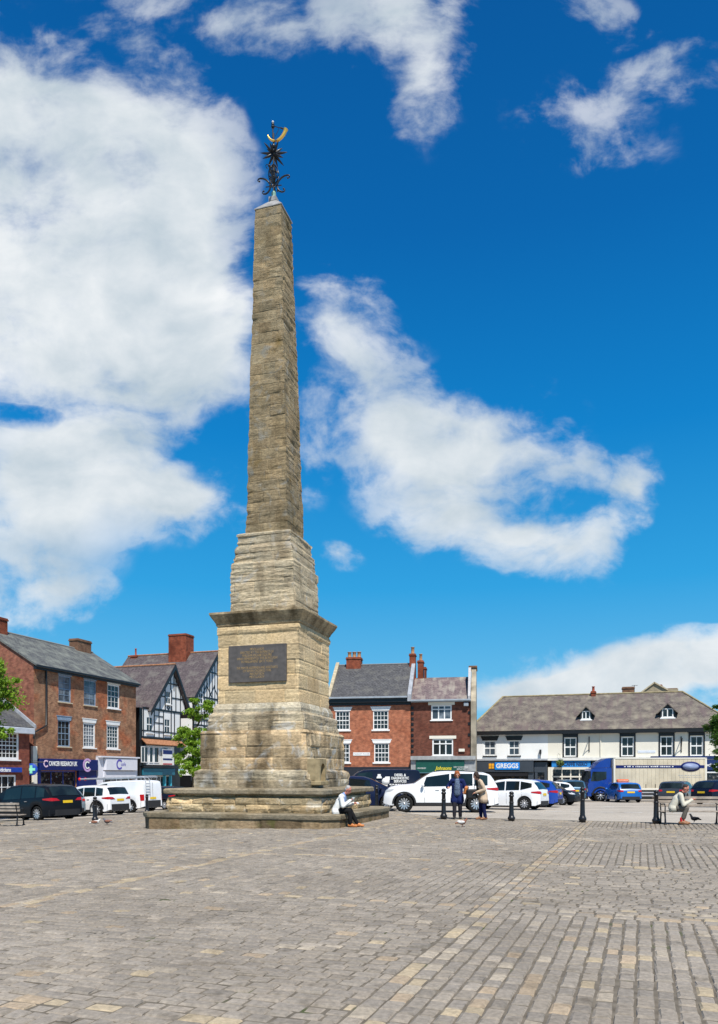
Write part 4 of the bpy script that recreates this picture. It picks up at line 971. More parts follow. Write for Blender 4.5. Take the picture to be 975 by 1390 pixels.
# shop fronts along G
m_char=plain('charcoal_paint',(.045,.055,.07),.4,.4,var=.05); x1=Gb.s_(725); x2=Gb.s_(744)
z0=Gb.h(690,1048.5); z1=gsz
mb=MB(); mb.bbox(.15,x1,-.5,-.01,z0,z1-.05,.03); mb.box(.15,.6,-.35,-.003,0,z0); mb.box(x1+.05,x2-.05,-.2,-.003,z0,z1-.2); mb.box(x1+.1,x1+.35,-.2,-.004,0,z0-.02); mb.box(x2-.3,x2-.06,-.2,-.004,0,z0); mb.box(x1-.5,x1,-.35,-.003,0,z0-.002)
sf=mb.build('bakery_shopfront',m_char,Gb.o)
mb=MB(); mb.box(0,x2,-.55,-.003,z1-.04,z1+.12); mb.build('ledge',M['lead'],Gb.o)
m_bb=plain('bright_blue_panel',(.0,.22,.72),.4,.4,var=.03); a,b=Gb.s_(672,-.5),Gb.s_(705.5,-.5); zA,zB=Gb.h(690,1045,-.5),Gb.h(690,1035,-.5)
mb=MB(); mb.bbox(a,b,-.56,-.5,zA,zB,.01); pn=mb.build('sign_panel',m_bb,sf); text(pn,'lettering','GREGGS',((a+b)/2+.0,-.565,(zA+zB)/2),.60,M['white'],fit=(b-a)*.9,bold=.02)
m_or=plain('orange_squares',(.85,.38,.02),.5,.3); mb=MB(); cx_,cz_=Gb.s_(667.3,-.5),(zA+zB)/2
for i in (-1,1):
    for j in (-1,1): mb.box(cx_+i*.13-.11,cx_+i*.13+.11,-.54,-.502,cz_+j*.13-.11,cz_+j*.13+.11)
mb.build('emblem',m_or,sf)
mb=MB(); slab(mb,[(.7,-1.4,z0-.35),(x1-.5,-1.4,z0-.35),(x1-.5,-.3,z0-.02),(.7,-.3,z0-.02)],.05); mb.build('awning',M['dark'],sf)
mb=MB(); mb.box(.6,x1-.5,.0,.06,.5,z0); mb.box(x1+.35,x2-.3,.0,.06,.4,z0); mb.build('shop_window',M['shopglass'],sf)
# cafe
x3=Gb.s_(802); zc0=Gb.h(770,1041.5); zc1=Gb.h(770,1033.5)
mb=MB(); mb.box(x2,GL,-.4,-.003,Gb.h(770,1032.5),Gb.h(770,1028.5)); mb.build('cornice',plain('white_cornice',(.7,.69,.65),.6,.3),Gb.o)
mb=MB(); mb.bbox(x2+.35,x3,-.25,-.004,zc0,zc1,.02); fs=mb.build('cafe_fascia',plain('cafe_blue',(.03,.24,.62),.5,.3,var=.1),Gb.o)
text(fs,'lettering','CAFFÈ NERO',(Gb.s_(781.5),-.26,(zc0+zc1)/2-.03),.44,plain('dark_letters',(.02,.03,.08),.5,.3),bold=.012,fit=Gb.s_(797)-Gb.s_(765))
m=MB()
for x in (x2+.02,x2+.25,x3-.2): m.box(x,x+.22,-.3,-.002,0,zc0)
m.box(x2+.47,x3-.2,-.3,-.05,zc0-.22,zc0-.01); m.box(x2+.47,x3-.2,-.1,-.02,zc0-.95,zc0-.82)
for i in range(1,4): x=x2+.5+(x3-x2-.7)*i/4; m.box(x-.05,x+.05,-.09,-.021,.4,zc0-.22)
m.build('cafe_shopfront',M['cream'],Gb.o)
mb=MB(); mb.box(x2+.47,x3-.2,.0,.05,.3,zc0-.2); mb.build('shop_window',M['shopglass'],Gb.o)
x4=Gb.s_(883); mb=MB(); mb.bbox(x3+.1,x4,-.3,-.004,.0,Gb.h(840,1033),.02); mb.build('shopfront',M['glass'],Gb.o)
m_nv=plain('navy_fascia',(.012,.03,.12),.4,.4); mb=MB(); mb.bbox(x4,GL-.1,-.45,-.41,Gb.h(930,1031),Gb.h(930,1026.5),.01); mb.bbox(x4+.02,GL-.1,-.40,-.01,Gb.h(930,1045.5),Gb.h(930,1031.2),.01); fs=mb.build('society_fascia',m_nv,Gb.o)
text(fs,'lettering','Building Society',(Gb.s_(974),-.41,Gb.h(965,1038.5)),.42,M['white'],align='RIGHT',bold=.01)
mb=MB(); mb.box(x4+.02,GL-.1,-.2,-.01,.3,Gb.h(930,1049)); mb.build('shop_window',M['shopglass'],Gb.o); mb=MB(); mb.bbox(x4+.02,GL-.1,-.3,-.003,Gb.h(930,1049.5),Gb.h(930,1047),.01); mb.build('white_band',M['white'],Gb.o)
for px in (800,925): # iron sign brackets on the upper wall
    x=Gb.s_(px); z=Gb.h(px,1003); m=MB(); m.tube([(x,-.0,z),(x,-.9,z)],.04,6); m.tube([(x,0,z-1.0),(x,-.5,z-.35),(x,-.85,z-.03)],.03,6); m.tube([(x,-.02,z-1.2),(x,-.02,z+.2)],.05,6); m.build('sign_bracket',M['iron'],Gb.o)
pipe(Gb.o,[(Gb.s_(815.5),-.07,Ge-.2),(Gb.s_(815.5),-.07,gsz+.3)],.045,'cream')
x=Gb.s_(734); m=MB(); z=Gb.h(734,1022); m.bbox(x-.09,x+.09,-.3,-.002,z-.12,z+.3,.03); m.tube([(x,-.05,z-.7),(x,-.05,z-.1)],.02,5); m.build('wall_lamp',M['iron'],Gb.o)
mb=MB(); a,b=Gb.s_(866),Gb.s_(890); z=Gb.h(878,1020.5); mb.bbox(a,b,-.03,-.002,z-.1,z+.12,.005); mb.build('wall_plate',plain('pale_plate',(.62,.66,.72),.6,.3),Gb.o)
# hanging basket
hb=thing('hanging_basket','green hanging flower basket over the blue cafe sign','basket',wpt(Gb,Gb.s_(760.5,-.7),-.7,Gb.h(760.5,1036,-.7)),0)
m=MB(); rg=random.Random(5)
for i in range(260):
    d=Vector((rg.gauss(0,1),rg.gauss(0,1),rg.gauss(0,.8))).normalized()*rg.uniform(.2,.38); t=Vector((rg.gauss(0,1),rg.gauss(0,1),rg.gauss(0,1))).normalized()*.06; u=d.cross(t).normalized()*.05
    m.add([d-t-u,d+t-u,d+t+u,d-t+u],[(0,1,2,3)])
m.build('foliage',plain('basket_green',(.10,.14,.04),.7,.2,var=.5,scale=9),hb); m=MB(); m.tube([(0,0,.3),(0,0,.8),(0,.7,.9)],.015,5); m.build('chain',M['iron'],hb)

# ---- stone gabled building behind the terrace
H_=Bld('stone_gabled_building','stone building with shallow gable just showing above the cream terrace ridge','building',W(872,90),90,A2,0)
a,b=H_.s_(870),H_.s_(921); ap=H_.s_(888.5); z0=H_.h(890,940); z1=H_.h(888,927)
e2_=H_.s_(905)
mb=MB(); mb.prism([(a,0,-2),(b,0,-2),(b,0,H_.h(915,935)),(e2_,0,H_.h(905,935)),(ap,0,z1),(a,0,z0)],(0,8,0)); mb.build('wall',plain('grey_gold_stone',(.30,.25,.17),.9,.1,var=.25,scale=2),H_.o)
mb=MB(); slab(mb,[(a-.2,-.2,z0-.05),(ap,-.2,z1+.12),(ap,8,z1+.12),(a-.2,8,z0-.05)],.14); slab(mb,[(e2_+.2,-.2,H_.h(905,936)),(ap,-.2,z1+.12),(ap,8,z1+.12),(e2_+.2,8,H_.h(905,936))],.14); rf=mb.build('roof',M['coping'],H_.o)
chimney(rf,H_.s_(893),H_.s_(900),1,2,z0,H_.h(897,928),'brickC'); chimney(rf,e2_+.2,b,1,2,z0,H_.h(912,933),'brickK')
# ================================================================= vehicles
def ipl(pts,x):
    if x<=pts[0][0]: return pts[0][1]
    for (a,b),(c,d) in zip(pts,pts[1:]):
        if x<=c: return b+(d-b)*(x-a)/(c-a) if c>a else d
    return pts[-1][1]
PROF={
 'hatch':dict(top=[(-.5,.44),(-.497,.56),(-.485,.63),(-.455,.76),(-.41,.90),(-.36,.955),(-.22,.99),(-.05,1.0),(.05,.975),(.12,.91),(.19,.80),(.27,.655),(.36,.625),(.43,.575),(.475,.50),(.495,.42),(.5,.34)],belt=[(-.5,.62),(-.3,.625),(.27,.60),(.5,.4)],ws=(.115,.265),rw=(-.478,-.415),sw=[(-.40,-.26),(-.245,-.075),(-.06,.10)],tum=.2),
 'mpv':dict(top=[(-.5,.40),(-.497,.55),(-.487,.62),(-.45,.78),(-.415,.90),(-.37,.95),(-.2,.985),(-.05,1.0),(.07,.98),(.14,.915),(.24,.78),(.335,.645),(.42,.585),(.47,.51),(.495,.42),(.5,.33)],belt=[(-.5,.62),(-.3,.61),(.3,.57),(.5,.4)],ws=(.135,.325),rw=(-.48,-.42),sw=[(-.41,-.30),(-.285,-.10),(-.085,.13)],tum=.16),
 'suv':dict(top=[(-.5,.38),(-.498,.56),(-.488,.64),(-.46,.80),(-.43,.91),(-.38,.96),(-.2,.99),(-.03,1.0),(.05,.985),(.1,.94),(.16,.84),(.235,.695),(.30,.675),(.40,.645),(.455,.59),(.485,.50),(.497,.40),(.5,.30)],belt=[(-.5,.64),(-.3,.63),(.24,.60),(.5,.45)],ws=(.095,.228),rw=(-.482,-.432),sw=[(-.405,-.29),(-.275,-.09),(-.075,.125)],tum=.15),
 'van':dict(top=[(-.5,.30),(-.499,.55),(-.494,.90),(-.482,.965),(-.45,.985),(-.25,1.0),(.05,1.0),(.15,.98),(.21,.93),(.30,.76),(.37,.62),(.45,.55),(.48,.48),(.497,.38),(.5,.3)],belt=[(-.5,.6),(.37,.56),(.5,.4)],ws=(.205,.355),rw=None,sw=[(.045,.21)],tum=.09),
}
m_tyre=plain('tyre_rubber',(.018,.018,.018),.85,.1); m_rim=plain('alloy',(.55,.56,.58),.3,.5,metal=.7,var=.05); m_plast=plain('black_plastic',(.025,.025,.027),.6,.3)
m_red,nt,bb=base_mat('red_lens',.15,.6); bb.inputs['Base Color'].default_value=(.42,.008,.01,1)
m_lens,nt,bb=base_mat('clear_lens',.1,.7); bb.inputs['Base Color'].default_value=(.55,.57,.6,1)
m_yel=plain('yellow_plate',(.75,.50,.02),.5,.3,var=.05); m_chrome=plain('chrome',(.6,.6,.62),.15,.6,metal=.9)
def wheel_meshes(r,w,spokes=10,plainhub=False):
    t=MB(); Mx=Matrix.Rotation(math.pi/2,4,'X')
    t.lathe([(r*.64,-.02),(r*.66,-w/2),(r*.9,-w/2),(r,-w*.32),(r,w*.32),(r*.9,w/2),(r*.66,w/2),(r*.64,.02)],28,M=Mx)
    m=MB(); m.lathe([(r*.60,-w*.1),(r*.70,-w/2-.006),(r*.66,-w/2-.012),(r*.61,-w*.3)],28,M=Mx,cap=False) ; 
    for k in range(spokes):
        A=Matrix.Rotation(2*math.pi*k/spokes,4,'Y'); m.prism([(-.016-r*.03,-w/2+.012,r*.08),(-.012-r*.05,-w/2-.003,r*.64),(.012+r*.05,-w/2-.003,r*.64),(.016+r*.03,-w/2+.012,r*.08)],(0,.03,0),M=A)
    m.lathe([(r*.16,w/2-.03),(r*.14,w/2+.004)],12,M=Mx)
    d=MB(); d.lathe([(r*.63,w*.18),(r*.05,w*.2)],24,M=Mx)
    return t.mesh('wheel',m_tyre),m.mesh('rim',m_rim),d.mesh('hub_disc',M['dark'])
def car(name,label,pos,head,kind,L,Wd,H,paint,group='cars parked round the square',wb=None,sill=.2,clad=False,rimr=None,spokes=10,plate=m_yel,lights='std',roofrails=False,roll=True,pitch=True):
    P=PROF[kind]; x,y,z=pos
    t=thing(name,label,{'van':'van'}.get(kind,'car'),(x,y,z),head,group)
    # sit on the slope
    dx,dy=math.cos(head),math.sin(head); sl=(rz(x+dx*1.2,y+dy*1.2)-rz(x-dx*1.2,y-dy*1.2))/2.4; sr=(rz(x-dy*.8,y+dx*.8)-rz(x+dy*.8,y-dx*.8))/1.6
    t.rotation_euler=(math.atan(sr),-math.atan(sl),head)
    wr=rimr or .205*H+.0; wb=wb or .6*L; xw=(-wb/2-.01*L,wb/2+.02*L); ar=wr*1.17
    top=lambda q: ipl(P['top'],q/L)*H
    belt=lambda q: min(ipl(P['belt'],q/L)*H, top(q)-.03)
    def hw(q):
        f=abs(q/L); e=max(0,(f-.36)/.14); return Wd/2*(1-.17*e**2.6)*(1 if kind!='van' else 1)
    def low(q):
        b=sill+(.09*max(0,(abs(q/L)-.44)/.06))
        for c in xw:
            d=abs(q-c)
            if d<ar: b=max(b,wr+math.sqrt(ar*ar-d*d)*1.0)
        return min(b,top(q)-.12)
    def ring(q):
        w=hw(q); l=low(q); b=belt(q); tz=top(q); mid=l+(b-l)*.5
        wrf=w*(1-P['tum']*max(0,tz-b)/(H*(1-.6)))
        e=min(.07,max(.012,(tz-b)*.25))
        return [(w*.80,l),(w*.985,l+.012),(w*1.0,mid),(w*.985,b-.04 if b-.04>mid else mid+.005),(w*.965,b),(wrf+(w*.965-wrf)*.12,tz-e) if tz-b>.06 else (w*.955,tz-.008),(wrf*.93,tz-e*.35),(wrf*.70,tz-.004),(0,tz+.012*H)]
    N=84; xs=[-L/2+L*(1-math.cos(math.pi*i/N))/2 for i in range(N+1)]
    xs=sorted(set([round(v,4) for v in xs]+[round(c+ar*math.cos(math.pi*k/14),4) for c in xw for k in range(15)]+[round(c+s*ar*1.001,4) for c in xw for s in (-1,1)]))
    V=[];F=[];n=9
    for q in xs:
        rg_=ring(q); V+= [(q,yy,zz_) for yy,zz_ in rg_]+[(q,-yy,zz_) for yy,zz_ in rg_[:-1][::-1]]
    n=17
    for i in range(len(xs)-1):
        for j in range(n-1): F.append((i*n+j,(i+1)*n+j,(i+1)*n+j+1,i*n+j+1))
        F.append((i*n+n-1,(i+1)*n+n-1,(i+1)*n,i*n))
    b=MB(); b.add(V,F,0,True); b.add(V[:n],[tuple(range(n))],0); b.add(V[-n:],[tuple(range(n))[::-1]],0)
    body=b.build('body',paint,t,uv=False); 
    try:
        body.data.set_sharp_from_angle(angle=R(38))
    except Exception: pass
    def ys(q,zq):
        r=ring(q)
        for (a0,b0),(a1,b1) in zip(r[1:],r[2:]):
            if b0<=zq<=b1: return a0+(a1-a0)*(zq-b0)/max(1e-6,b1-b0)
        return r[1][0] if zq<r[1][1] else 0
    def side(pts4,side_,nm,mat,off=.006,nx=8,nz=4,par=None):    # quad in (x,z)
        m=MB(); V=[]
        for i in range(nx+1):
            for j in range(nz+1):
                u,v=i/nx,j/nz; A=[pts4[0][k]*(1-u)+pts4[1][k]*u for k in (0,1)]; B=[pts4[3][k]*(1-u)+pts4[2][k]*u for k in (0,1)]
                q,zq=A[0]*(1-v)+B[0]*v,A[1]*(1-v)+B[1]*v; zq=min(zq,ring(q)[6][1]-.002); V.append((q,side_*(ys(q,zq)+off),zq))
        F=[(i*(nz+1)+j,(i+1)*(nz+1)+j,(i+1)*(nz+1)+j+1,i*(nz+1)+j+1) for i in range(nx) for j in range(nz)]
        if side_>0: F=[f[::-1] for f in F]
        m.add(V,F,0,True); return m.build(nm,mat,par or t,uv=False)
    def xend(yq,zq,s):
        lo_,hi_=0,L/2
        for _ in range(26):
            md=(lo_+hi_)/2; q=s*md
            ok=top(q)+.012*H*(1-abs(yq)/hw(q))>zq and abs(yq)<=ys(q,min(zq,ring(q)[6][1]))+.0001
            if ok: lo_=md
            else: hi_=md
        return s*lo_
    def endp(pts4,s,nm,mat,off=.012,nx=8,nz=4,par=None):        # quad in (y,z) on the tail (s=-1) or nose (s=1)
        m=MB();V=[]
        for i in range(nx+1):
            for j in range(nz+1):
                u,v=i/nx,j/nz; A=[pts4[0][k]*(1-u)+pts4[1][k]*u for k in (0,1)]; B=[pts4[3][k]*(1-u)+pts4[2][k]*u for k in (0,1)]
                yq,zq=A[0]*(1-v)+B[0]*v,A[1]*(1-v)+B[1]*v; V.append((xend(yq,zq,s)+s*off,yq,zq+.004))
        F=[(i*(nz+1)+j,(i+1)*(nz+1)+j,(i+1)*(nz+1)+j+1,i*(nz+1)+j+1) for i in range(nx) for j in range(nz)]
        if s<0: F=[f[::-1] for f in F]
        m.add(V,F,0,True); return m.build(nm,mat,par or t,uv=False)
    gl=M['carglass']
    for s in (-1,1):
        for (a,c) in P['sw']:
            a_,c_=a*L,c*L; z0a,z0c=belt(a_)+.025,belt(c_)+.025; 
            z1a=min(ring(a_)[5][1]-.015,H*.93); z1c=min(ring(c_)[5][1]-.015,H*.93)
            if kind=='hatch' and a<-.35: z0a+=.13
            sk=.02*L if c>.08 else 0
            side([(a_,z0a),(c_+sk*1.6,z0c),(c_,z1c),(a_,z1a)],s,'window',gl)
    # windscreen and rear window follow the roof profile
    def prof_glass(a,b_,nm,f0=.86,f1=.80,zt=None):
        m=MB();V=[];nx=10;ny=8
        for i in range(nx+1):
            q=(a+(b_-a)*i/nx)*L; w=ys(q,min(top(q)-.02,ring(q)[6][1]))*(.90)
            for j in range(ny+1):
                yy=-w+2*w*j/ny; d=.012*H*(1-abs(yy)/max(.1,hw(q)))+.004
                # normal offset
                sl_=(top(q+.01)-top(q-.01))/.02; nl=math.hypot(1,sl_)
                rgq=ring(q); zz_=top(q)+d
                if abs(yy)>rgq[7][0]: f=(abs(yy)-rgq[7][0])/max(.01,rgq[6][0]-rgq[7][0]); zz_=min(zz_,rgq[7][1]+(rgq[6][1]-rgq[7][1])*f+.004)
                V.append((q-sl_/nl*.012,yy,zz_+.008/nl))
        F=[(i*(ny+1)+j,(i+1)*(ny+1)+j,(i+1)*(ny+1)+j+1,i*(ny+1)+j+1) for i in range(nx) for j in range(ny)]
        m.add(V,F,0,True); return m.build(nm,gl,t,uv=False)
    prof_glass(P['ws'][0],P['ws'][1],'windscreen')
    if P['rw']: prof_glass(P['rw'][0],P['rw'][1],'rear_window')
    # lights, plates, bumpers
    w2=Wd/2
    for s in (-1,1):
        if kind=='van': side([(-.5*L+.01,H*.36),(-.47*L,H*.36),(-.47*L,H*.55),(-.5*L+.01,H*.55)],s,'tail_light',m_red,.012,nx=3); endp([(s*w2*.80,H*.36),(s*w2*.93,H*.36),(s*w2*.93,H*.55),(s*w2*.80,H*.55)][::s],-1,'tail_light',m_red)
        else:
            zl_=H*.56; l1=endp([(s*w2*.42 if lights=='wide' else s*w2*.60,zl_-.06),(s*w2*.90,zl_-.07),(s*w2*.90,zl_+.07),(s*w2*.60,zl_+.05)][::s],-1,'tail_light',m_red,.014)
            side([(-.485*L,zl_-.06),(-.40*L,zl_-.01),(-.395*L,zl_+.045),(-.475*L,zl_+.07)],s,'tail_light_wing',m_red,.012,par=l1)
        zh=.50*H if kind!='suv' else .535*H
        l2=endp([(s*w2*.52,zh-.07),(s*w2*.88,zh-.05),(s*w2*.88,zh+.06),(s*w2*.52,zh+.0)][::s],1,'headlight',m_lens,.012)
        side([(.43*L,zh-.03),(.485*L,zh-.07),(.48*L,zh+.02),(.405*L,zh+.055)],s,'headlight_wing',m_lens,.01,par=l2)
        m=MB(); m.ball((0,0,0),(.07,.11,.075),10); m.box(-.02,.02,-.12*s if s>0 else 0,0 if s>0 else .12,-.03,.01)
        mr=m.build('door_mirror',paint,t); q=P['ws'][1]*L-.12*L*.6; mr.location=(q,s*(hw(q)+.09),belt(q)+.09)
        m=MB(); 
        for q in (-.17*L,.03*L): m.bbox(q-.08,q+.08,min(s*(hw(q)-.02),s*(hw(q)+.025)),max(s*(hw(q)-.02),s*(hw(q)+.025)),belt(q)-.13,belt(q)-.10,.005)
        m.build('door_handle',paint if kind!='mpv' else m_chrome,t)
        m=MB()
        for q in ([-.085*L,.14*L,-.28*L] if kind!='van' else [.03*L,.22*L]):
            V=[(q+e_,s*(ys(q,z_)+.003),z_) for e_ in (-.006,.006) for z_ in (sill+.1,sill+.3,belt(q)-.1,belt(q)+(.02 if kind!='van' else .4))]
            m.add(V,[(0,1,5,4),(1,2,6,5),(2,3,7,6)])
        m.build('door_seam',M['dark'],t)
    endp([(-w2*.92,sill+.02),(w2*.92,sill+.02),(w2*.92,H*(.29 if not clad else .36)),(-w2*.92,H*(.29 if not clad else .36))],-1,'rear_bumper',m_plast,.02)
    fb=endp([(-w2*.55,sill+.03),(w2*.55,sill+.03),(w2*.55,H*.30),(-w2*.55,H*.30)],1,'front_bumper',m_plast,.014)
    endp([(-w2*.42,H*.36),(w2*.42,H*.36),(w2*.42,H*.45),(-w2*.42,H*.45)],1,'grille',M['black'],.014)
    zp=H*(.46 if kind!='van' else .40); endp([(-.26,zp),(.26,zp),(.26,zp+.115),(-.26,zp+.115)],-1,'number_plate',plate,.02,par=None)
    if clad:
        for s in (-1,1):
            side([(xw[0]+ar,sill),(xw[1]-ar,sill),(xw[1]-ar,sill+.13),(xw[0]+ar,sill+.13)],s,'sill_cladding',m_plast,.012)
            for c in xw:
                m=MB()
                for k_ in range(14):
                    a0,a1=math.pi*k_/14,math.pi*(k_+1)/14
                    def pt(a,rr,o): q=c+rr*math.cos(a); zq=wr+rr*math.sin(a); return (q,s*(hw(q)+o),max(zq,sill))
                    m.add([pt(a0,ar,.008),pt(a1,ar,.008),pt(a1,ar+.075,.012),pt(a0,ar+.075,.012)],[(0,1,2,3)])
                m.build('arch_cladding',m_plast,t)
    if roofrails:
        for s in (-1,1):
            m=MB(); q0,q1=-.36*L,.06*L; m.tube([(q0+(q1-q0)*i/8,s*w2*.74,top(q0+(q1-q0)*i/8)+.015) for i in range(9)],.018,5); m.build('roof_rail',m_chrome if roofrails=='chrome' else M['black'],t)
    m=MB(); m.box(-.44*L,.44*L,-w2*.72,w2*.72,sill-.03,sill+.38); m.build('underbody',M['dark'],t)
    tm,rm,dm=wheel_meshes(wr,.215,spokes)
    for c in xw:
        for s in (-1,1):
            w=obj('wheel',tm,t); w.location=(c,s*(w2-.13),wr); w.rotation_euler=(0,0,0 if s<0 else math.pi)
            obj('rim',rm,w)
    return t
def gl_paint(n,c,rough=.25,metal=0):
    d=max(c)<.06; return plain(n,c,.35 if d else rough,.22 if d else .5,metal=metal,var=.03,coat=.12 if d else .35)
p_black=gl_paint('black_car_paint',(.006,.007,.010)); p_white=gl_paint('white_car_paint',(.80,.81,.82)); p_silver=gl_paint('silver_blue_paint',(.24,.30,.34),metal=.4)
p_navy=gl_paint('navy_car_paint',(.008,.014,.045)); p_blue=gl_paint('blue_car_paint',(.012,.055,.33)); p_teal=gl_paint('teal_grey_paint',(.055,.13,.20),metal=.3); p_grey=gl_paint('dark_grey_paint',(.05,.06,.075),metal=.3); p_bright=gl_paint('bright_blue_paint',(.01,.13,.46)); p_dnavy=gl_paint('midnight_paint',(.006,.010,.025))
def place(px,Y): x=W(px,Y); return (x,Y,rz(x,Y))
def hd(deg): return R(deg)
car('people_carrier','black people carrier parked rear to camera behind the left bench',place(44,34.6),hd(151),'mpv',4.75,1.88,1.66,p_black,rimr=.335,spokes=11,lights='wide')
car('hatchback_car','pale silver-blue hatchback showing just beyond the black people carrier',place(60,38.9),hd(153),'hatch',4.3,1.8,1.5,p_silver)
car('compact_crossover','white rounded crossover car with black lower trim beside white van',place(124,40.2),hd(155),'suv',4.05,1.8,1.58,p_white,clad=True,rimr=.34,spokes=8,lights='wide')
VAN=car('panel_van','white van with roof rack of pipes and ladder, behind left bollard',place(165,44.2),hd(155),'van',4.7,1.85,1.84,p_white,group='vans on the square',wb=2.9,sill=.24,rimr=.33,clad=True,spokes=8)
# van rack, ladder
m=MB()
for y_ in (-.62,.62): m.tube([(-2.2,y_,1.98),(1.25,y_,1.98)],.022,6)
for x_ in (-2.1,-1.2,-.3,.6,1.2): m.tube([(x_,-.66,1.98),(x_,.66,1.98)],.02,6); m.tube([(x_,-.66,1.84),(x_,-.66,1.98)],.02,6); m.tube([(x_,.66,1.84),(x_,.66,1.98)],.02,6)
m.build('roof_rack',M['gutter'],VAN)
m=MB()
for y_ in (-.4,-.28,-.1,.05): m.tube([(-2.3,y_,2.03),(3.1,y_,2.06)],.045,8)
pp=m.build('roof_pipes',M['lead'],VAN)
for y_ in (-.4,.05): m=MB(); m.ball((3.12,y_,2.06),.10,8); m.build('red_cap',plain('red_cap',(.6,.01,.015),.5,.3),pp)
m=MB()
for y_ in (.28,.62): m.tube([(-2.40,y_,1.0),(-2.40,y_,1.85),(-2.2,y_,2.0)],.018,6)
for i in range(5): m.tube([(-2.40,.28,1.1+i*.17),(-2.40,.62,1.1+i*.17)],.014,5)
m.build('rear_ladder',M['lead'],VAN)
m=MB(); m.box(-2.352,-2.345,-.006,.006,.5,1.68); m.build('door_seam',M['dark'],VAN)
car('dark_blue_car','dark blue car mostly hidden between white van and obelisk steps',place(216,49),hd(150),'hatch',4.3,1.8,1.5,p_dnavy)
SUV=car('white_suv','large white sport utility car parked side on behind the two women',place(597.5,33.6),hd(176),'suv',4.95,1.95,1.80,p_white,clad=True,rimr=.385,wb=2.95,spokes=12,sill=.30,roofrails='black',lights='wide')
car('white_hatchback','white hatchback parked just right of the large white car',place(686.5,37.3),hd(150),'hatch',3.9,1.72,1.48,p_white,rimr=.31,spokes=10)
car('blue_hatchback','mid blue hatchback behind the white hatchback and bollard',place(710,42.0),hd(154),'hatch',4.1,1.75,1.50,p_blue,rimr=.31)
car('black_hatchback','small black hatchback facing right with its headlight showing',place(741,46.8),hd(-32),'hatch',4.0,1.7,1.42,p_black,rimr=.3)
car('white_saloon','white car with only its roof showing behind the black hatchback',place(738,54.0),hd(170),'hatch',4.3,1.75,1.48,p_white)
car('teal_people_carrier','teal blue people carrier seen from behind below the cafe',place(770,57.5),hd(91),'mpv',4.3,1.78,1.66,p_teal)
TX=car('driving_school_car','bright blue small hatchback with orange roof sign in front of lorry',place(845.5,55.2),hd(88),'hatch',3.8,1.72,1.45,p_bright)
m=MB(); m.bbox(-.12,.12,-.42,.42,1.44,1.66,.04); rs=m.build('roof_sign',plain('orange_red_sign',(.75,.13,.04),.5,.3),TX)
m=MB()
rg=random.Random(2)
for i in range(7): m.box(-.128,-.121,-.34+i*.098,-.27+i*.098,1.50+.02*rg.random(),1.58+.03*rg.random())
m.build('roof_sign_letters',plain('pale_orange',(.8,.45,.3),.5,.3),rs)
car('grey_hatchback','dark grey hatchback behind the man on the bench',place(920,52.8),hd(56),'hatch',4.3,1.8,1.52,p_grey)
car('dark_estate','dark blue estate car at right edge with red tail lamp',place(985,47.5),hd(28),'hatch',4.5,1.8,1.55,p_dnavy,rimr=.33)
car('blue_people_carrier','dark blue people carrier between obelisk steps and large white car',place(487,37.6),hd(-4),'mpv',4.5,1.8,1.64,p_navy)
NV=car('navy_service_van','large navy van with white repair lettering, below orange brick house',place(511,44.5),hd(180),'van',5.1,2.0,2.12,p_dnavy,group='vans on the square',wb=3.0,rimr=.34)
tl=lambda b_,x_,z_,s_,**k_: text(NV,'lettering',b_,(x_,1.005,z_),s_,M['white'],rot=(math.pi/2,0,math.pi),**k_)
xx=-1.35
tl('DIESEL &',xx,1.78,.2,bold=.006,fit=.66); tl('DIAGNOSTIC',xx,1.60,.2,bold=.006,fit=1.0); tl('SERVICES',xx,1.42,.2,bold=.006,fit=.72)
m=MB(); rg=random.Random(4)
for r_,zr in enumerate((1.22,1.12)):
    x_=xx-.5+.08*r_
    while x_<xx+.5: l=rg.uniform(.05,.14); m.box(x_,x_+l,1.006,1.012,zr,zr+.055); x_+=l+.04
m.build('van_small_print',M['white'],NV); m=MB()
for (a,b_,c,d) in ((-.28,-.02,1.66,1.72),(-.24,-.06,1.721,1.84),(-.3,0,1.60,1.659)): m.box(a,b_,1.006,1.012,c,d)
m.build('van_badge',M['white'],NV); m=MB()
MR=Matrix.Translation((-.52,1.008,1.42))@Matrix.Rotation(math.pi/2,4,'X'); m.lathe([(.22,-.005),(.22,.005)],16,M=MR); m.box(-.62,-.45,1.006,1.012,1.12,1.25); m.box(-.76,-.5,1.006,1.0125,1.5,1.7)
m.build('van_graphics',M['white'],NV)

# ---- lorry
lx_,ly_,lz_=place(812,58.5)
LR=thing('box_lorry','blue cab lorry with long dirty cream box body in front of terrace','lorry',(lx_,ly_,lz_),R(180)-R(5))
cabp=gl_paint('lorry_blue',(.005,.045,.27)); w=1.12
m=MB(); m.prism([(.95,-w,.75),(1.0,-w,1.25),(.98,-w,1.45),(.80,-w,2.35),(.68,-w,2.52),(-.70,-w,2.58),(-.80,-w,2.5),(-.80,-w,.62),(.62,-w,.62)],(0,2*w,0)); m.build('cab',cabp,LR)
m=MB(); m.prism([(.55,-w*.85,2.56),(-.72,-w*.85,2.60),(-.72,-w*.85,3.28),(-.45,-w*.85,3.30),(.1,-w*.85,3.02)],(0,2*w*.85,0)); m.build('roof_deflector',cabp,LR)
m=MB(); m.prism([(.985,-w*.9,1.5),(.985,w*.9,1.5),(.82,w*.9,2.34),(.82,-w*.9,2.34)],(.012,0,.004)); m.build('windscreen',M['carglass'],LR)
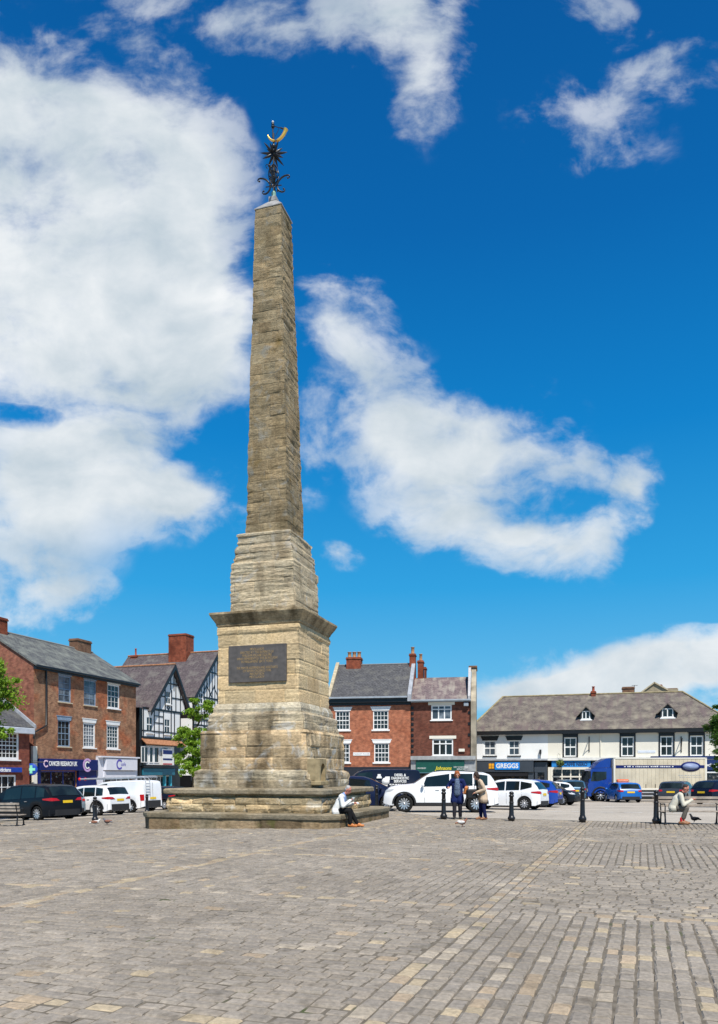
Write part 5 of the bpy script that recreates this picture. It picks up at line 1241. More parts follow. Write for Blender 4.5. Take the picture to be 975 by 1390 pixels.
for s in (-1,1):
    m=MB(); y0,y1=sorted((s*(w+.002),s*(w+.014))); m.prism([(.78,y0,1.56),(.64,y0,2.28),(-.38,y0,2.28),(-.38,y0,1.72),(.25,y0,1.56)],(0,y1-y0,0)); m.build('window',M['carglass'],LR)
    m=MB(); m.bbox(.82,.98,min(s*1.2,s*1.38),max(s*1.2,s*1.38),1.75,2.3,.03); m.tube([(.85,s*w,2.35),(.9,s*1.3,2.32)],.02,5); m.build('mirror',M['black'],LR)
    m=MB(); m.box(-.80,.74,min(s*(w-.0),s*(w+.03)),max(s*(w-.0),s*(w+.03)),.62,.66); m.tube([(.05+.60*math.cos(math.pi*k/10),s*(w+.0),.5+.60*math.sin(math.pi*k/10)) for k in range(11)],.07,6); m.build('wheel_arch',m_plast,LR)
    m=MB(); m.bbox(.93,1.03,min(s*.68,s*1.05),max(s*.68,s*1.05),.78,.98,.02); m.build('headlight',m_lens,LR)
m=MB(); m.bbox(.70,1.04,-w,w,.38,.74,.05); m.build('bumper',cabp,LR)
m=MB(); m.box(-.93,-.82,-1.0,1.0,.6,2.5); m.box(-7.6,.6,-.42,.42,.45,.80); m.build('chassis',M['dark'],LR)
m_box=plain('dirty_cream_curtain',(.58,.51,.38),.7,.2,var=.16,scale=1.1)
bx0,bx1,bz0,bz1=-7.65,-.90,.98,3.28
m=MB(); m.bbox(bx0,bx1,-1.2,1.2,bz0,bz1,.03)
bd=m.build('box_body',m_box,LR)
m=MB()
for x0_ in (bx0-.02,bx1-.1): m.box(x0_,x0_+.12,-1.23,1.23,bz0-.05,bz1+.05)
for y_ in (-1.23,1.17): m.box(bx0,bx1,y_,y_+.06,bz1-.04,bz1+.05); m.box(bx0,bx1,y_,y_+.06,bz0-.08,bz0+.06)
m.build('body_frame',M['cream'],bd)
m=MB()
for s in (-1,1):
    x_=bx0+.3
    while x_<bx1-.2: m.box(x_,x_+.03,min(s*1.2,s*1.225),max(s*1.2,s*1.225),bz0-.1,bz0+.36); x_+=.68
m.build('curtain_strap',m_plast,bd)
m=MB()
for i in range(24):
    x_=bx0+.2+i*.29; m.tube([(x_,1.203,bz0+.1),(x_,1.203,bz1-.08)],.012,4,cap=False)
m.build('curtain_fold',m_box,bd)
y_=1.222; m=MB(); m.box(bx0+.15,bx1-.15,1.202,y_,2.55,2.76); m.build('blue_stripe',m_navy,bd)
m=MB(); MR=Matrix.Translation((bx0+1.15,1.222,2.66))@Matrix.Rotation(math.pi/2,4,'X')@Matrix.Diagonal((1.0,.52,1,1)); m.lathe([(.72,-.008),(.72,.008)],28,M=MR); el=m.build('oval_emblem',m_navy,bd)
m=MB(); MR2=Matrix.Translation((bx0+1.15,1.235,2.66))@Matrix.Rotation(math.pi/2,4,'X')@Matrix.Diagonal((1.0,.42,1,1)); m.lathe([(.58,-.004),(.58,.004)],28,M=MR2); m.build('oval_centre',plain('pale_oval',(.22,.27,.42),.5,.3),el)
m=MB(); rg=random.Random(9); x_=bx0+2.4
while x_<bx0+5.9:
    l=rg.uniform(.05,.16); h_=rg.uniform(.06,.1); m.box(x_,x_+l,y_+.001,y_+.006,2.62,2.62+h_); x_+=l+(.04 if rg.random()>.2 else .12)
m.build('stripe_lettering',M['white'],bd)
m=MB(); x_=bx0+.4
while x_<bx0+1.9: l=rg.uniform(.05,.14); m.box(x_,x_+l,1.201,1.206,1.98,2.03); m.box(x_-.05,x_+l-.06,1.201,1.2065,1.84,1.88); x_+=l+.05
m.build('small_lettering',M['lead'],bd)
m=MB()
for s in (-1,1):
    for z_ in (.42,.66): m.box(-6.0,-1.9,min(s*1.1,s*1.14),max(s*1.1,s*1.14),z_,z_+.11)
m.build('side_guard',M['lead'],LR)
tm,rm,dm=wheel_meshes(.47,.28,8)
for x_,ys_ in ((.05,(-.98,.98)),(-6.5,(-.98,.98))):
    for yy in ys_:
        wl_=obj('wheel',tm,LR); wl_.location=(x_,yy,.47); wl_.rotation_euler=(0,0,0 if yy<0 else math.pi); obj('rim',rm,wl_)
for x_ in (-1.4,-3.0,-5.5): m=MB(); m.bbox(x_,x_+.18,1.10,1.16,.55,.72,.01); m.build('side_reflector',m_red,LR)
# ================================================================= people, pigeons, furniture
def remesh(mb,name,mat,parent,vox=.014,smooth=4,fac=.5,disp=0,mats=None):
    me=mb.mesh(name,mat,uv=False); o=bpy.data.objects.new(name,me); COL.objects.link(o)
    r=o.modifiers.new('r','REMESH'); r.mode='VOXEL'; r.voxel_size=vox; r.use_smooth_shade=True
    s=o.modifiers.new('s','SMOOTH'); s.iterations=smooth; s.factor=fac
    dg=bpy.context.evaluated_depsgraph_get(); dg.update(); e=o.evaluated_get(dg)
    nm=bpy.data.meshes.new_from_object(e); bpy.data.objects.remove(o)
    nm.materials.clear(); nm.materials.append(mat); nm.name=name
    if disp:
        nm.calc_loop_triangles() if False else None
        for v in nm.vertices:
            c=v.co; d=noise.noise(Vector((c.x*9,c.y*9,c.z*5)))*disp+abs(noise.noise(Vector((c.x*22,c.y*22,c.z*9+4))))*disp*.5; v.co=c+v.normal*d
    nm.polygons.foreach_set('use_smooth',[True]*len(nm.polygons))
    return obj(name,nm,parent)
skin=plain('skin',(.50,.25,.17),.55,.3,var=.08); skin2=plain('ruddy_skin',(.50,.20,.14),.55,.3,var=.1)
V3=Vector
def head_mb(mb,c,f,up,s=1.0):
    """head with brow, nose, mouth, chin and ears; f = facing, up = head axis"""
    f=f.normalized(); l=up.cross(f).normalized(); up=f.cross(l).normalized()
    B=Matrix((f,l,up)).transposed().to_4x4(); B.translation=c
    q=lambda x,y,z:(x*s,y*s,z*s)
    mb.ball((0,0,.02*s),(.095*s,.075*s,.11*s),14,M=B); mb.ball(q(.02,0,-.05),(.068*s,.056*s,.07*s),12,M=B); mb.ball(q(.055,0,-.095),(.032*s,.034*s,.026*s),8,M=B)
    mb.cap(q(.088,0,.015),q(.112,0,-.022),.010*s,.017*s,8,M=B); mb.ball(q(.088,0,-.058),(.012*s,.028*s,.010*s),8,M=B)
    for y in (-1,1): mb.ball(q(-.005,.078*y,-.005),(.022*s,.012*s,.034*s),8,M=B); mb.ball(q(.078,.032*y,.035),(.016*s,.024*s,.010*s),8,M=B)
    return B
def hand_mb(mb,w,d,pn,s=1.0,curl=.6,side=1):
    """palm, four fingers with knuckles, thumb; w wrist, d direction, pn palm normal"""
    d=d.normalized(); a=pn.cross(d).normalized(); pn=d.cross(a).normalized()
    mb.cap(w,w+d*.05*s,.024*s,.03*s,8); mb.cap(w+d*.03*s+a*.018*s,w+d*.078*s+a*.026*s,.018*s,.014*s,8); mb.cap(w+d*.03*s-a*.018*s,w+d*.075*s-a*.026*s,.018*s,.014*s,8)
    for i,ln in enumerate((.85,1.0,.95,.75)):
        o=a*(.033-.022*i)*s*side; p0=w+d*.078*s+o; c1=curl*.8; p1=p0+(d*math.cos(c1)+pn*math.sin(c1))*.036*s*ln; c2=curl*1.8; p2=p1+(d*math.cos(c2)+pn*math.sin(c2))*.034*s*ln
        mb.cap(p0,p1,.0098*s,.009*s,6); mb.cap(p1,p2,.009*s,.0078*s,6)
    t0=w+d*.025*s+a*.03*s*side; t1=t0+(d*.6+a*.7*side+pn*.35)*.034*s; mb.cap(t0,t1,.013*s,.0105*s,6); mb.cap(t1,t1+(d*.8+a*.1*side+pn*.5)*.03*s,.010*s,.0085*s,6)
def eyes(par,B,s,hair=None):
    m=MB()
    for y in (-1,1): m.ball((.090*s,.030*s*y,.022*s),(.006*s,.012*s,.007*s),8,M=B)
    m.build('eyes',M['dark'],par)
def person(label,loc,rot,J,cl,group,s=1.0,hair_c=(.4,.4,.4),hair='short',skn=skin,facing=V3((1,0,-.2)),hup=V3((.2,0,1)),curl=.6,pn=V3((0,0,-1))):
    """J: joints; cl: clothing colours; arms index 0 = right, 1 = left"""
    t=thing('person',label,'person',loc,rot,group)
    mb=MB(); j=J
    mb.cap(j['pel'],j['che'],.115*s,.125*s); mb.cap(j['che'],j['nek'],.09*s,.055*s); mb.cap(j['nek'],j['hed']-V3((0,0,.06*s)),.05*s,.05*s)
    B=head_mb(mb,j['hed'],facing,hup,s)
    for i in (0,1):
        mb.cap(j['sho'][i],j['elb'][i],.044*s,.034*s); mb.cap(j['elb'][i],j['wri'][i],.034*s,.024*s); hand_mb(mb,j['wri'][i],(j['wri'][i]-j['elb'][i]).normalized()*.8+V3((.2,0,0)),pn,s,curl,1 if i else -1)
        mb.cap(j['hip'][i],j['kne'][i],.08*s,.052*s); mb.cap(j['kne'][i],j['ank'][i],.05*s,.034*s); mb.cap(j['ank'][i],j['toe'][i],.035*s,.028*s)
    body=remesh(mb,'body',skn,t,.0085,2)
    # trousers
    mb=MB(); mb.cap(j['hip'][0],j['hip'][1],.115*s,.115*s); mb.cap(j['pel'],j['pel']+V3((0,0,.05*s)),.13*s,.13*s)
    for i in (0,1):
        a=j['ank'][i]; mb.cap(j['hip'][i],j['kne'][i],.105*s,.073*s); mb.cap(j['kne'][i],j['kne'][i].lerp(a,cl.get('tl',.96)),.073*s,.058*s)
    remesh(mb,'trousers',cl['tr'],t,.014,3,disp=.008)
    # coat: torso shell + sleeves + skirt
    mb=MB(); sh=j['sho']; mid=(sh[0]+sh[1])/2
    mb.cap(sh[0],sh[1],.075*s,.075*s); mb.cap(j['che'],mid,.145*s,.10*s)
    for i in (0,1):
        o=(sh[i]-mid)*.42; mb.cap(j['che']+o,j['pel']+o+V3((0,0,.02)),.115*s,.125*s*cl.get('fit',1))
        if cl.get('hem'):
            hm=j['pel']+V3((cl.get('hx',0),0,-cl['hem'])); mb.cap(j['pel']+o,hm+o*1.25,.13*s,.135*s*cl.get('fl',1))
        e=j['wri'][i]; mb.cap(sh[i],j['elb'][i],.073*s,.062*s); mb.cap(j['elb'][i],j['elb'][i].lerp(e,.93),.062*s,.046*s)
    remesh(mb,cl.get('cn','jacket'),cl['co'],t,.013,3,disp=.012)
    if 'sh' in cl:                                   # shirt front / scarf
        mb=MB(); fx=cl.get('shx',.05); mb.cap(j['che']+V3((fx,0,-.1)),mid+V3((fx,0,.0)),.112*s,.08*s); mb.cap(mid+V3((.02,0,.03)),j['nek'],.075*s,.06*s); 
        if cl.get('belly'): mb.cap(j['pel']+V3((fx,0,.02)),j['che']+V3((fx,0,0)),.12*s,.11*s)
        remesh(mb,cl.get('sn','shirt'),cl['sh'],t,.013,3,disp=.006)
    for i in (0,1):
        if cl.get('so'): mb=MB(); mb.cap(j['ank'][i]+V3((0,0,.1)),j['ank'][i]-V3((0,0,.02)),.044*s,.042*s); remesh(mb,'sock',cl['so'],t,.01,2)
        mb=MB(); a,b=j['ank'][i],j['toe'][i]; d=(b-a); d.z=0; mb.cap(a-d*.25-V3((0,0,.03)),b-V3((0,0,.0)),.046*s,.040*s); mb.cap(a-V3((0,0,.0)),a.lerp(b,.5),.044*s,.042*s); remesh(mb,'shoe',cl['shoe'],t,.010,2)
    # hair
    mh=plain('hair_'+label[:8].replace(' ','_'),hair_c,.8,.2,var=.4,scale=40)
    mb=MB(); q=lambda x,y,z:(x*s,y*s,z*s)
    if hair=='short': mb.ball(q(-.02,0,.052),(.092*s,.085*s,.088*s),12,M=B); mb.ball(q(-.05,0,.0),(.06*s,.078*s,.075*s),10,M=B)
    else:
        mb.ball(q(-.018,0,.06),(.105*s,.098*s,.095*s),12,M=B); mb.ball(q(-.05,0,-.01),(.075*s,.095*s,.095*s),10,M=B)
        for y in (-1,1): mb.ball(q(.0,.075*y,.0),(.045*s,.03*s,.07*s),8,M=B)
    remesh(mb,'hair',mh,t,.010,1,disp=.012)
    eyes(t,B,s)
    if cl.get('glasses'):
        m=MB(); m.tube([V3((.1*s,-.06*s,.022*s)),V3((.105*s,0,.024*s)),V3((.1*s,.06*s,.022*s))],.004,5,M=B); m.tube([V3((.1*s,-.07*s,.022*s)),V3((0,-.085*s,.02*s))],.003,4,M=B); m.build('glasses',M['dark'],t)
    return t
c_wht=plain('white_shirt_cloth',(.75,.75,.72),.85,.1,var=.08); c_blk=plain('black_cloth',(.012,.012,.013),.9,.1); c_navy=plain('navy_cloth',(.015,.025,.10),.85,.1,var=.2,scale=8); c_dk=plain('dark_trouser_cloth',(.03,.028,.035),.9,.1); c_beige=plain('beige_cloth',(.55,.42,.30),.85,.1,var=.12,scale=6); c_nt=plain('deep_navy_cloth',(.012,.016,.06),.9,.1)
c_cream=plain('cream_jacket_cloth',(.58,.55,.45),.85,.1,var=.12,scale=6); c_gt=plain('grey_trouser_cloth',(.14,.125,.105),.9,.1); c_scarf=plain('blue_patterned_scarf',(.12,.16,.24),.85,.1,var=.7,scale=30); c_red=plain('red_sock_cloth',(.6,.02,.03),.85,.1); l_or=plain('tan_leather',(.55,.19,.05),.5,.4,var=.15); l_br=plain('brown_leather',(.28,.13,.06),.5,.4); l_bk=plain('dark_leather',(.02,.018,.018),.4,.4); c_ltb=plain('pale_blue_collar',(.25,.35,.6),.8,.1)
def seated(lean=.16,knee=.44,seat=.0,thigh=.42,spread=.09,feet=(.0,.0),sh=.46):
    """hip at origin height 'seat' above local z=0 is the seat surface; ground at -knee"""
    return dict(pel=V3((0,0,.13)),che=V3((lean*.55,0,.36)),nek=V3((lean*1.15,0,.58)),hed=V3((lean*1.15+.10,0,.70)),
      hip=[V3((.02,-spread,.11)),V3((.02,spread,.11))],kne=[V3((thigh,-spread-.02,.10)),V3((thigh-.02,spread+.03,.10))],
      ank=[V3((thigh+feet[0],-spread-.01,-knee+.09)),V3((thigh+feet[1],spread+.02,-knee+.09))],toe=[V3((thigh+feet[0]+.17,-spread-.03,-knee+.04)),V3((thigh+feet[1]+.17,spread+.04,-knee+.04))],
      sho=[V3((lean,-.18,.50)),V3((lean,.18,.50))],elb=[V3((lean+.10,-.25,.26)),V3((lean+.08,.25,.27))],wri=[V3((lean+.32,-.12,.33)),V3((lean+.34,.08,.30))])
# man on the steps
cc,ss=math.cos(OBROT),math.sin(OBROT)
def obw(x,y): return (OX+x*cc-y*ss, OY+x*ss+y*cc)
sx_,sy_=obw(3.2*S_D-.30,-3.2*S_D+.95)
zs_=zz(.435)-.005; knee_=zs_-gz(sx_+.4,sy_-.1)
J=seated(lean=.20,knee=knee_,thigh=.41,feet=(.03,.20)); J['hed']=V3((.34,0,.72)); J['nek']=V3((.23,0,.60)); J['sho']=[V3((.17,-.19,.52)),V3((.17,.19,.52))]
J['wri']=[V3((.45,-.10,.42)),V3((.50,.10,.32))]; J['elb']=[V3((.24,-.25,.24)),V3((.26,.24,.25))]
p1=person('grey-haired man in white shirt and black trousers eating, seated on obelisk step',(sx_,sy_,zs_),OBROT+R(6),J,dict(tr=c_blk,co=c_wht,shoe=l_or,cn='shirt',hem=.06,sh=c_ltb,sn='collar',shx=.03,glasses=True),'people on the square',hair_c=(.36,.35,.34),skn=skin2,facing=V3((1,-.15,-.55)),hup=V3((.5,0,1)),curl=1.0)
m=MB(); m.lathe([(.03,0),(.04,.09),(.043,.10)],12,M=Matrix.Translation((.52,-.08,.40))); c_=m.build('paper_cup',M['white'],p1); 
fd=thing('paper_wrap','small white food wrapper in the seated man\'s left hand','wrapper',(0,0,0),0)
fm=Matrix.Translation((sx_,sy_,zs_))@Matrix.Rotation(OBROT+R(6),4,'Z'); fd.matrix_world=fm@Matrix.Translation((.61,.09,.33))
m=MB(); m.ball((0,0,0),(.05,.04,.025),10); m.bbox(-.06,.06,-.045,.045,-.03,-.018,.004); m.build('wrapper',M['white'],fd)
# standing women
def standing(h=1.6,lean=.03,stride=.1,sw=.17):
    k=h/1.6
    d=dict(pel=V3((0,0,.86)),che=V3((lean,0,1.13)),nek=V3((lean*2,0,1.36)),hed=V3((lean*2.6+.01,0,1.485)),
      hip=[V3((0,-.085,.86)),V3((0,.085,.86))],kne=[V3((.03+stride*.5,-.09,.46)),V3((.03-stride*.3,.09,.46))],ank=[V3((stride,-.095,.09)),V3((-stride,.095,.09))],
      toe=[V3((stride+.15,-.11,.04)),V3((-stride+.15,.11,.04))],sho=[V3((lean*1.5,-sw,1.30)),V3((lean*1.5,sw,1.30))],
      elb=[V3((.0,-.27,1.06)),V3((.0,.27,1.06))],wri=[V3((.22,-.16,1.0)),V3((.2,.18,.98))])
    return {n:([q*k for q in v] if isinstance(v,list) else v*k) for n,v in d.items()}
g=G(621,1112,False); J=standing(1.66,.03,.07)
J['elb'][0]=V3((-.04,-.34,1.12)); J['wri'][0]=V3((.20,-.30,1.12)); J['wri'][1]=V3((.18,.26,.98))
p2=person('auburn-haired woman in open navy coat and blue scarf, facing the camera',(g.x,g.y,g.z),R(-100),J,dict(tr=c_dk,co=c_navy,shoe=l_bk,cn='coat',hem=.24,fl=1.05,sh=c_scarf,sn='scarf_top',belly=True,shx=.085),'people on the square',s=1.04,hair_c=(.30,.09,.03),hair='full',facing=V3((1,.1,-.25)),hup=V3((.15,0,1)))
m=MB(); m.bbox(-.10,.10,-.15,.15,-.16,.16,.05); bag=m.build('handbag',l_or); tag(bag,'tan leather handbag carried by the auburn-haired woman','handbag'); bag.location=(g.x+.27,g.y-.28,g.z+1.02); bag.rotation_euler=(.1,.15,R(-20)); bag.scale=(.55,.7,.9)
g=G(656,1113,False); J=standing(1.62,.09,.05); J['wri'][0]=V3((.30,-.08,.98)); J['wri'][1]=V3((.30,.12,.94)); J['elb']=[V3((.02,-.25,1.05)),V3((.02,.25,1.05))]
p3=person('dark-haired woman in beige jacket and navy trousers, turned left in profile',(g.x,g.y,g.z),R(188),J,dict(tr=c_nt,co=c_beige,shoe=l_br,hem=.17,fl=1.1,sh=c_blk,shx=.04),'people on the square',s=1.0,hair_c=(.045,.03,.025),hair='full',facing=V3((1,.1,-.3)),hup=V3((.15,0,1)))
m=MB(); m.bbox(-.19,.19,-.09,.09,-.20,.14,.05); m.tube([(-.12,0,.12),(-.08,0,.30),(.08,0,.30),(.12,0,.12)],.012,6); bag=m.build('shoulder_bag',l_bk); tag(bag,'black shoulder bag held in front of the woman in beige','handbag'); bag.location=(g.x-.40,g.y-.03,g.z+.92)

# benches
m_slat=plain('weathered_slat',(.33,.28,.23),.8,.2,var=.3,scale=5)
def bench(label,loc,rot,L=2.4,seat=.42,nslat=4,facing=1,bh=.82):
    t=thing('park_bench',label,'bench',loc,rot,'benches on the square')
    xs_=[.12,L/2,L-.12]
    for x in xs_:
        m=MB(); m.tube([(x,-.02,0),(x,.0,.2),(x,.03,seat-.04)],[.035,.024,.03],8); m.tube([(x,.46,0),(x,.43,.2),(x,.40,seat-.04)],[.035,.024,.03],8); m.box(x-.022,x+.022,.0,.45,seat-.07,seat-.03); m.tube([(x,.41,seat-.05),(x,.47,.62),(x,.53,bh)],.022,8)
        m.tube([(x,.02,seat-.04),(x,.0,seat+.16),(x,.06,seat+.22),(x,.45,seat+.2)],.018,8) ; m.bbox(x-.04,x+.04,-.06,.04,0,.04,.008); m.bbox(x-.04,x+.04,.42,.52,0,.04,.008)
        m.build('cast_iron_leg',M['iron'],t)
    for i in range(4): m=MB(); m.bbox(0,L,.01+i*.108,.10+i*.108,seat-.03,seat+.005,.006); m.build('seat_slat',m_slat,t)
    for i in range(3):
        z=seat+.12+i*.12; y=.45+.1*(z-seat)/.4; m=MB(); m.bbox(0,L,y-.05,y-.018,z,z+.085,.006); m.build('back_slat',m_slat,t)
    return t
b0=G(898,1119.5,False); bench('dark iron and timber bench at right with a man seated on it',(b0.x,b0.y,b0.z),R(-4),L=3.7,bh=.74)
b1=G(36,1120.5,False); bench('weathered slatted bench at the left edge in front of the black car',(b1.x,b1.y,b1.z),R(180-6),L=2.2,bh=.80)
# seated man at right
J=seated(lean=.22,knee=.42,thigh=.40,feet=(-.16,-.10)); J['hed']=V3((.36,0,.70)); J['nek']=V3((.25,0,.58)); J['wri']=[V3((.56,-.02,.36)),V3((.55,.08,.36))]; J['elb']=[V3((.30,-.24,.20)),V3((.30,.24,.20))]
px_=W(913.5,b0.y+.12); 
p4=person('man in cream jacket, grey trousers and red socks seated on the right bench',(px_,b0.y+.10,b0.z+.425),R(-22),J,dict(tr=c_gt,co=c_cream,shoe=l_br,hem=.04,sh=c_blk,shx=.05,so=c_red,tl=.72),'people on the square',hair_c=(.05,.035,.03),skn=skin2,facing=V3((1,-.15,-.55)),hup=V3((.5,0,1)),curl=1.1)

# bollards
BPROF=[(.105,0),(.105,.05),(.125,.07),(.125,.13),(.10,.16),(.082,.22),(.072,.60),(.064,.84),(.085,.86),(.088,.90),(.062,.92),(.055,.935),(.078,.96),(.08,1.0),(.05,1.03),(.012,1.04)]
def bollard(px,py,label,h,first=[None]):
    g=G(px,py,False)
    if first[0] is None:
        t=thing('bollard',label,'bollard',g,0,'black iron bollards round the square'); m=MB(); m.lathe(BPROF,20); m.build('post',M['iron'],t)
        m=MB(); m.lathe([(.075,.62),(.078,.64),(.078,.66),(.073,.68)],20); m.build('collar',M['iron'],t); first[0]=t
    else:
        t=copy_tree(first[0]); t.location=g; t['label']=label
    t.scale=(1,1,h/1.04); 
for a in ((602.5,1112.3,'black iron bollard just left of the woman in navy coat',1.08),(694.5,1114.8,'black bollard in front of the white hatchback, right of the women',1.0),(791,1116.4,'black bollard below the cafe front, between blue cars and lorry',1.16),(891,1118.4,'black bollard at the left end of the occupied bench',1.08),(129,1115.5,'black bollard beside two pigeons in front of the white crossover',.98),(199.5,1104.5,'black bollard in front of the white van beside obelisk steps',.98),(511.5,1100.5,'black bollard against the nose of the large white car',1.15)): bollard(*a)

# pigeons
def pigeon(px,py,label,rot,body,wing,s=1.0,headc=(.08,.09,.11),up=False):
    g=G(px,py,False); t=thing('pigeon',label,'pigeon',(g.x,g.y,g.z),rot,'pigeons on the paving')
    mb=MB(); z=.13
    mb.ball((0,0,z),(.115,.065,.068),14); mb.cap((.07,0,z+.02),(.12,0,z+.075+(.05 if up else 0)),.045,.028); mb.ball((.135,0,z+.09+(.05 if up else 0)),(.032,.024,.024),10); mb.cap((.155,0,z+.088+(.05 if up else 0)),(.178,0,z+.078+(.05 if up else 0)),.008,.003,6); mb.cap((-.09,0,z),(-.2,0,z-.025),.035,.018)
    for y in (-.025,.025): mb.cap((0,y,z-.05),(.01,y,.015),.010,.006,6); mb.cap((.01,y,.010),(.045,y,.006),.006,.004,6)
    b=remesh(mb,'body',body,t,.0055,2)
    for y in (-1,1): m=MB(); m.ball((-.04,.055*y,z+.012),(.11,.02,.045),12); m.build('wing',wing,t)
    m=MB()
    for y in (-1,1): m.ball((.145,.021*y,z+.095+(.05 if up else 0)),.004,6)
    m.build('eye',M['dark'],t); t.scale=(s,s,s)
w_=plain('white_feathers',(.65,.63,.6),.8,.2,var=.15,scale=20); br=plain('brown_feathers',(.26,.12,.08),.8,.2,var=.25,scale=20); gy=plain('grey_feathers',(.14,.14,.16),.8,.2,var=.4,scale=20); bk=plain('black_feathers',(.02,.02,.024),.7,.2,var=.4)
pigeon(130,1121.5,'pale pigeon with brown wings, leftmost of the pair by the bollard',R(15),w_,br,1.05); pigeon(145.5,1120.2,'dark grey and brown pigeon, right of the pale pigeon by the bollard',R(165),gy,br,1.05); pigeon(627.5,1122.5,'white and brown pigeon on the paving in front of the two women',R(10),br,w_,1.05); pigeon(943,1116.8,'dark pigeon standing under the right bench',R(140),bk,bk,1.0,up=True)

# ================================================================= trees
m_leaf=plain('fresh_leaf',(.19,.31,.03),.55,.3,var=.6,scale=2.5); m_leaf2=plain('mid_leaf',(.055,.12,.018),.55,.3,var=.5,scale=2.5)
for mm in (m_leaf,m_leaf2):
    nt_=mm.node_tree; bs=nt_.nodes['Principled BSDF']; tr=nt_.nodes.new('ShaderNodeBsdfTranslucent'); mx=nt_.nodes.new('ShaderNodeMixShader'); mx.inputs[0].default_value=.35; tr.inputs[0].default_value=(.36,.55,.04,1) if mm is m_leaf else (.12,.25,.03,1)
    nt_.links.new(bs.outputs[0],mx.inputs[1]); nt_.links.new(tr.outputs[0],mx.inputs[2]); nt_.links.new(mx.outputs[0],nt_.nodes['Material Output'].inputs[0])
m_bark=plain('bark',(.10,.08,.055),.9,.1,var=.4,scale=10)
def tree(label,loc,h,blobs,nleaf,ls,mat,seed,group='trees on the square',tr=.12):
    t=thing('broadleaf_tree',label,'tree',loc,0,group); rg=random.Random(seed)
    m=MB(); top=V3((0,0,h*.85)); m.tube([(0,0,-.3),(.03,0,h*.25),(-.04,.03,h*.5),(.02,0,h*.7),(0,0,h*.9)],[tr,tr*.8,tr*.6,tr*.35,tr*.1],8)
    ends=[]
    for (bx,by,bz,br_,bzr) in blobs:
        c=V3((bx,by,bz)); st=V3((0,0,max(h*.2,min(bz-.3*br_,bz*.75)))); md=st.lerp(c,.5)+V3((rg.uniform(-.1,.1),rg.uniform(-.1,.1),.08*br_)); m.tube([st,md,c],[tr*.42,tr*.28,tr*.12],6)
        for _ in range(6):
            d=V3((rg.gauss(0,1),rg.gauss(0,1),rg.gauss(0,.8))).normalized(); e=c+V3((d.x*br_,d.y*br_,d.z*bzr))*.9; m.tube([md.lerp(c,rg.random()),c.lerp(e,.5),e],[tr*.14,tr*.09,tr*.03],4); ends.append((e,br_))
    m.build('trunk',m_bark,t)
    m=MB(); clumps=[]
    tot=sum(b[3]**2*b[4] for b in blobs)
    for (bx,by,bz,br_,bzr) in blobs:
        nc=max(7,int(60*br_**2*bzr/tot*1.6))
        for _ in range(nc):
            d=V3((rg.gauss(0,1),rg.gauss(0,1),rg.gauss(0,1))).normalized(); r_=rg.uniform(.45,1.08); clumps.append((V3((bx+d.x*br_*r_,by+d.y*br_*r_,bz+d.z*bzr*r_)),rg.uniform(.16,.34)*min(br_,1.3)))
    per=nleaf//len(clumps)
    for c,cr in clumps:
        for _ in range(per):
            d=V3((rg.gauss(0,1),rg.gauss(0,1),rg.gauss(0,.7))); p=c+d*cr*.62
            n=V3((rg.gauss(0,1),rg.gauss(0,1),rg.gauss(.6,1))).normalized(); a=n.cross(V3((rg.gauss(0,1),rg.gauss(0,1),rg.gauss(0,1)))).normalized(); b=n.cross(a); l=ls*rg.uniform(.7,1.3)
            m.add([p-a*l,p-b*l*.55,p+a*l,p+b*l*.55],[(0,1,2,3)])
    m.build('crown',mat,t,uv=False); return t
def T(px,Y): x=W(px,Y); return (x,Y,rz(x,Y))
TY=58; l=T(262,TY); zb=l[2]
def bl(px,py,Y,r,rz_,base): return (W(px,Y)-base[0],0+random.uniform(-.3,.3),Z(py,Y)-base[2],r,rz_)
tree('slender bright green young tree beside the left edge of the obelisk',l,Z(945,TY)-zb,[bl(264,955,TY,.45,.5,l),bl(285,958,TY,.5,.6,l),bl(277,965,TY,.75,.7,l),bl(264,972,TY,.7,.5,l),bl(270,990,TY,.6,.8,l),bl(256,1000,TY,.95,.8,l),bl(270,1015,TY,.9,.8,l),bl(256,1025,TY,.95,.7,l),bl(268,1042,TY,1.0,.6,l),bl(255,1043,TY,.7,.5,l)],15000,.095,m_leaf,21)
TY=36; l=T(-28,TY)
tree('leafy green tree reaching in from the left edge above the low shop',l,Z(880,TY)-l[2],[bl(2,915,TY,.9,.55,l),bl(14,935,TY,.8,.42,l),bl(-10,940,TY,1.2,.9,l),bl(-35,925,TY,1.5,1.2,l),bl(0,960,TY,.6,.28,l),bl(-55,960,TY,1.4,1.2,l),bl(4,994,TY,.45,.22,l),bl(-20,985,TY,.8,.6,l),bl(-12,1040,TY,.3,.2,l)],15000,.075,m_leaf,22)
TY=40; l=T(1004,TY)
tree('dark green tree leaning in at the right edge before the terrace',l,Z(925,TY)-l[2],[bl(985,975,TY,.9,.6,l),bl(966,984,TY,.35,.22,l),bl(975,1000,TY,.5,.3,l),bl(995,1000,TY,1.1,.9,l),bl(972,1022,TY,.45,.35,l),bl(1010,960,TY,1.3,1.1,l),bl(1003,1030,TY,.9,.7,l),bl(975,1042,TY,.3,.25,l),bl(982,955,TY,.4,.5,l)],14000,.065,m_leaf2,23)
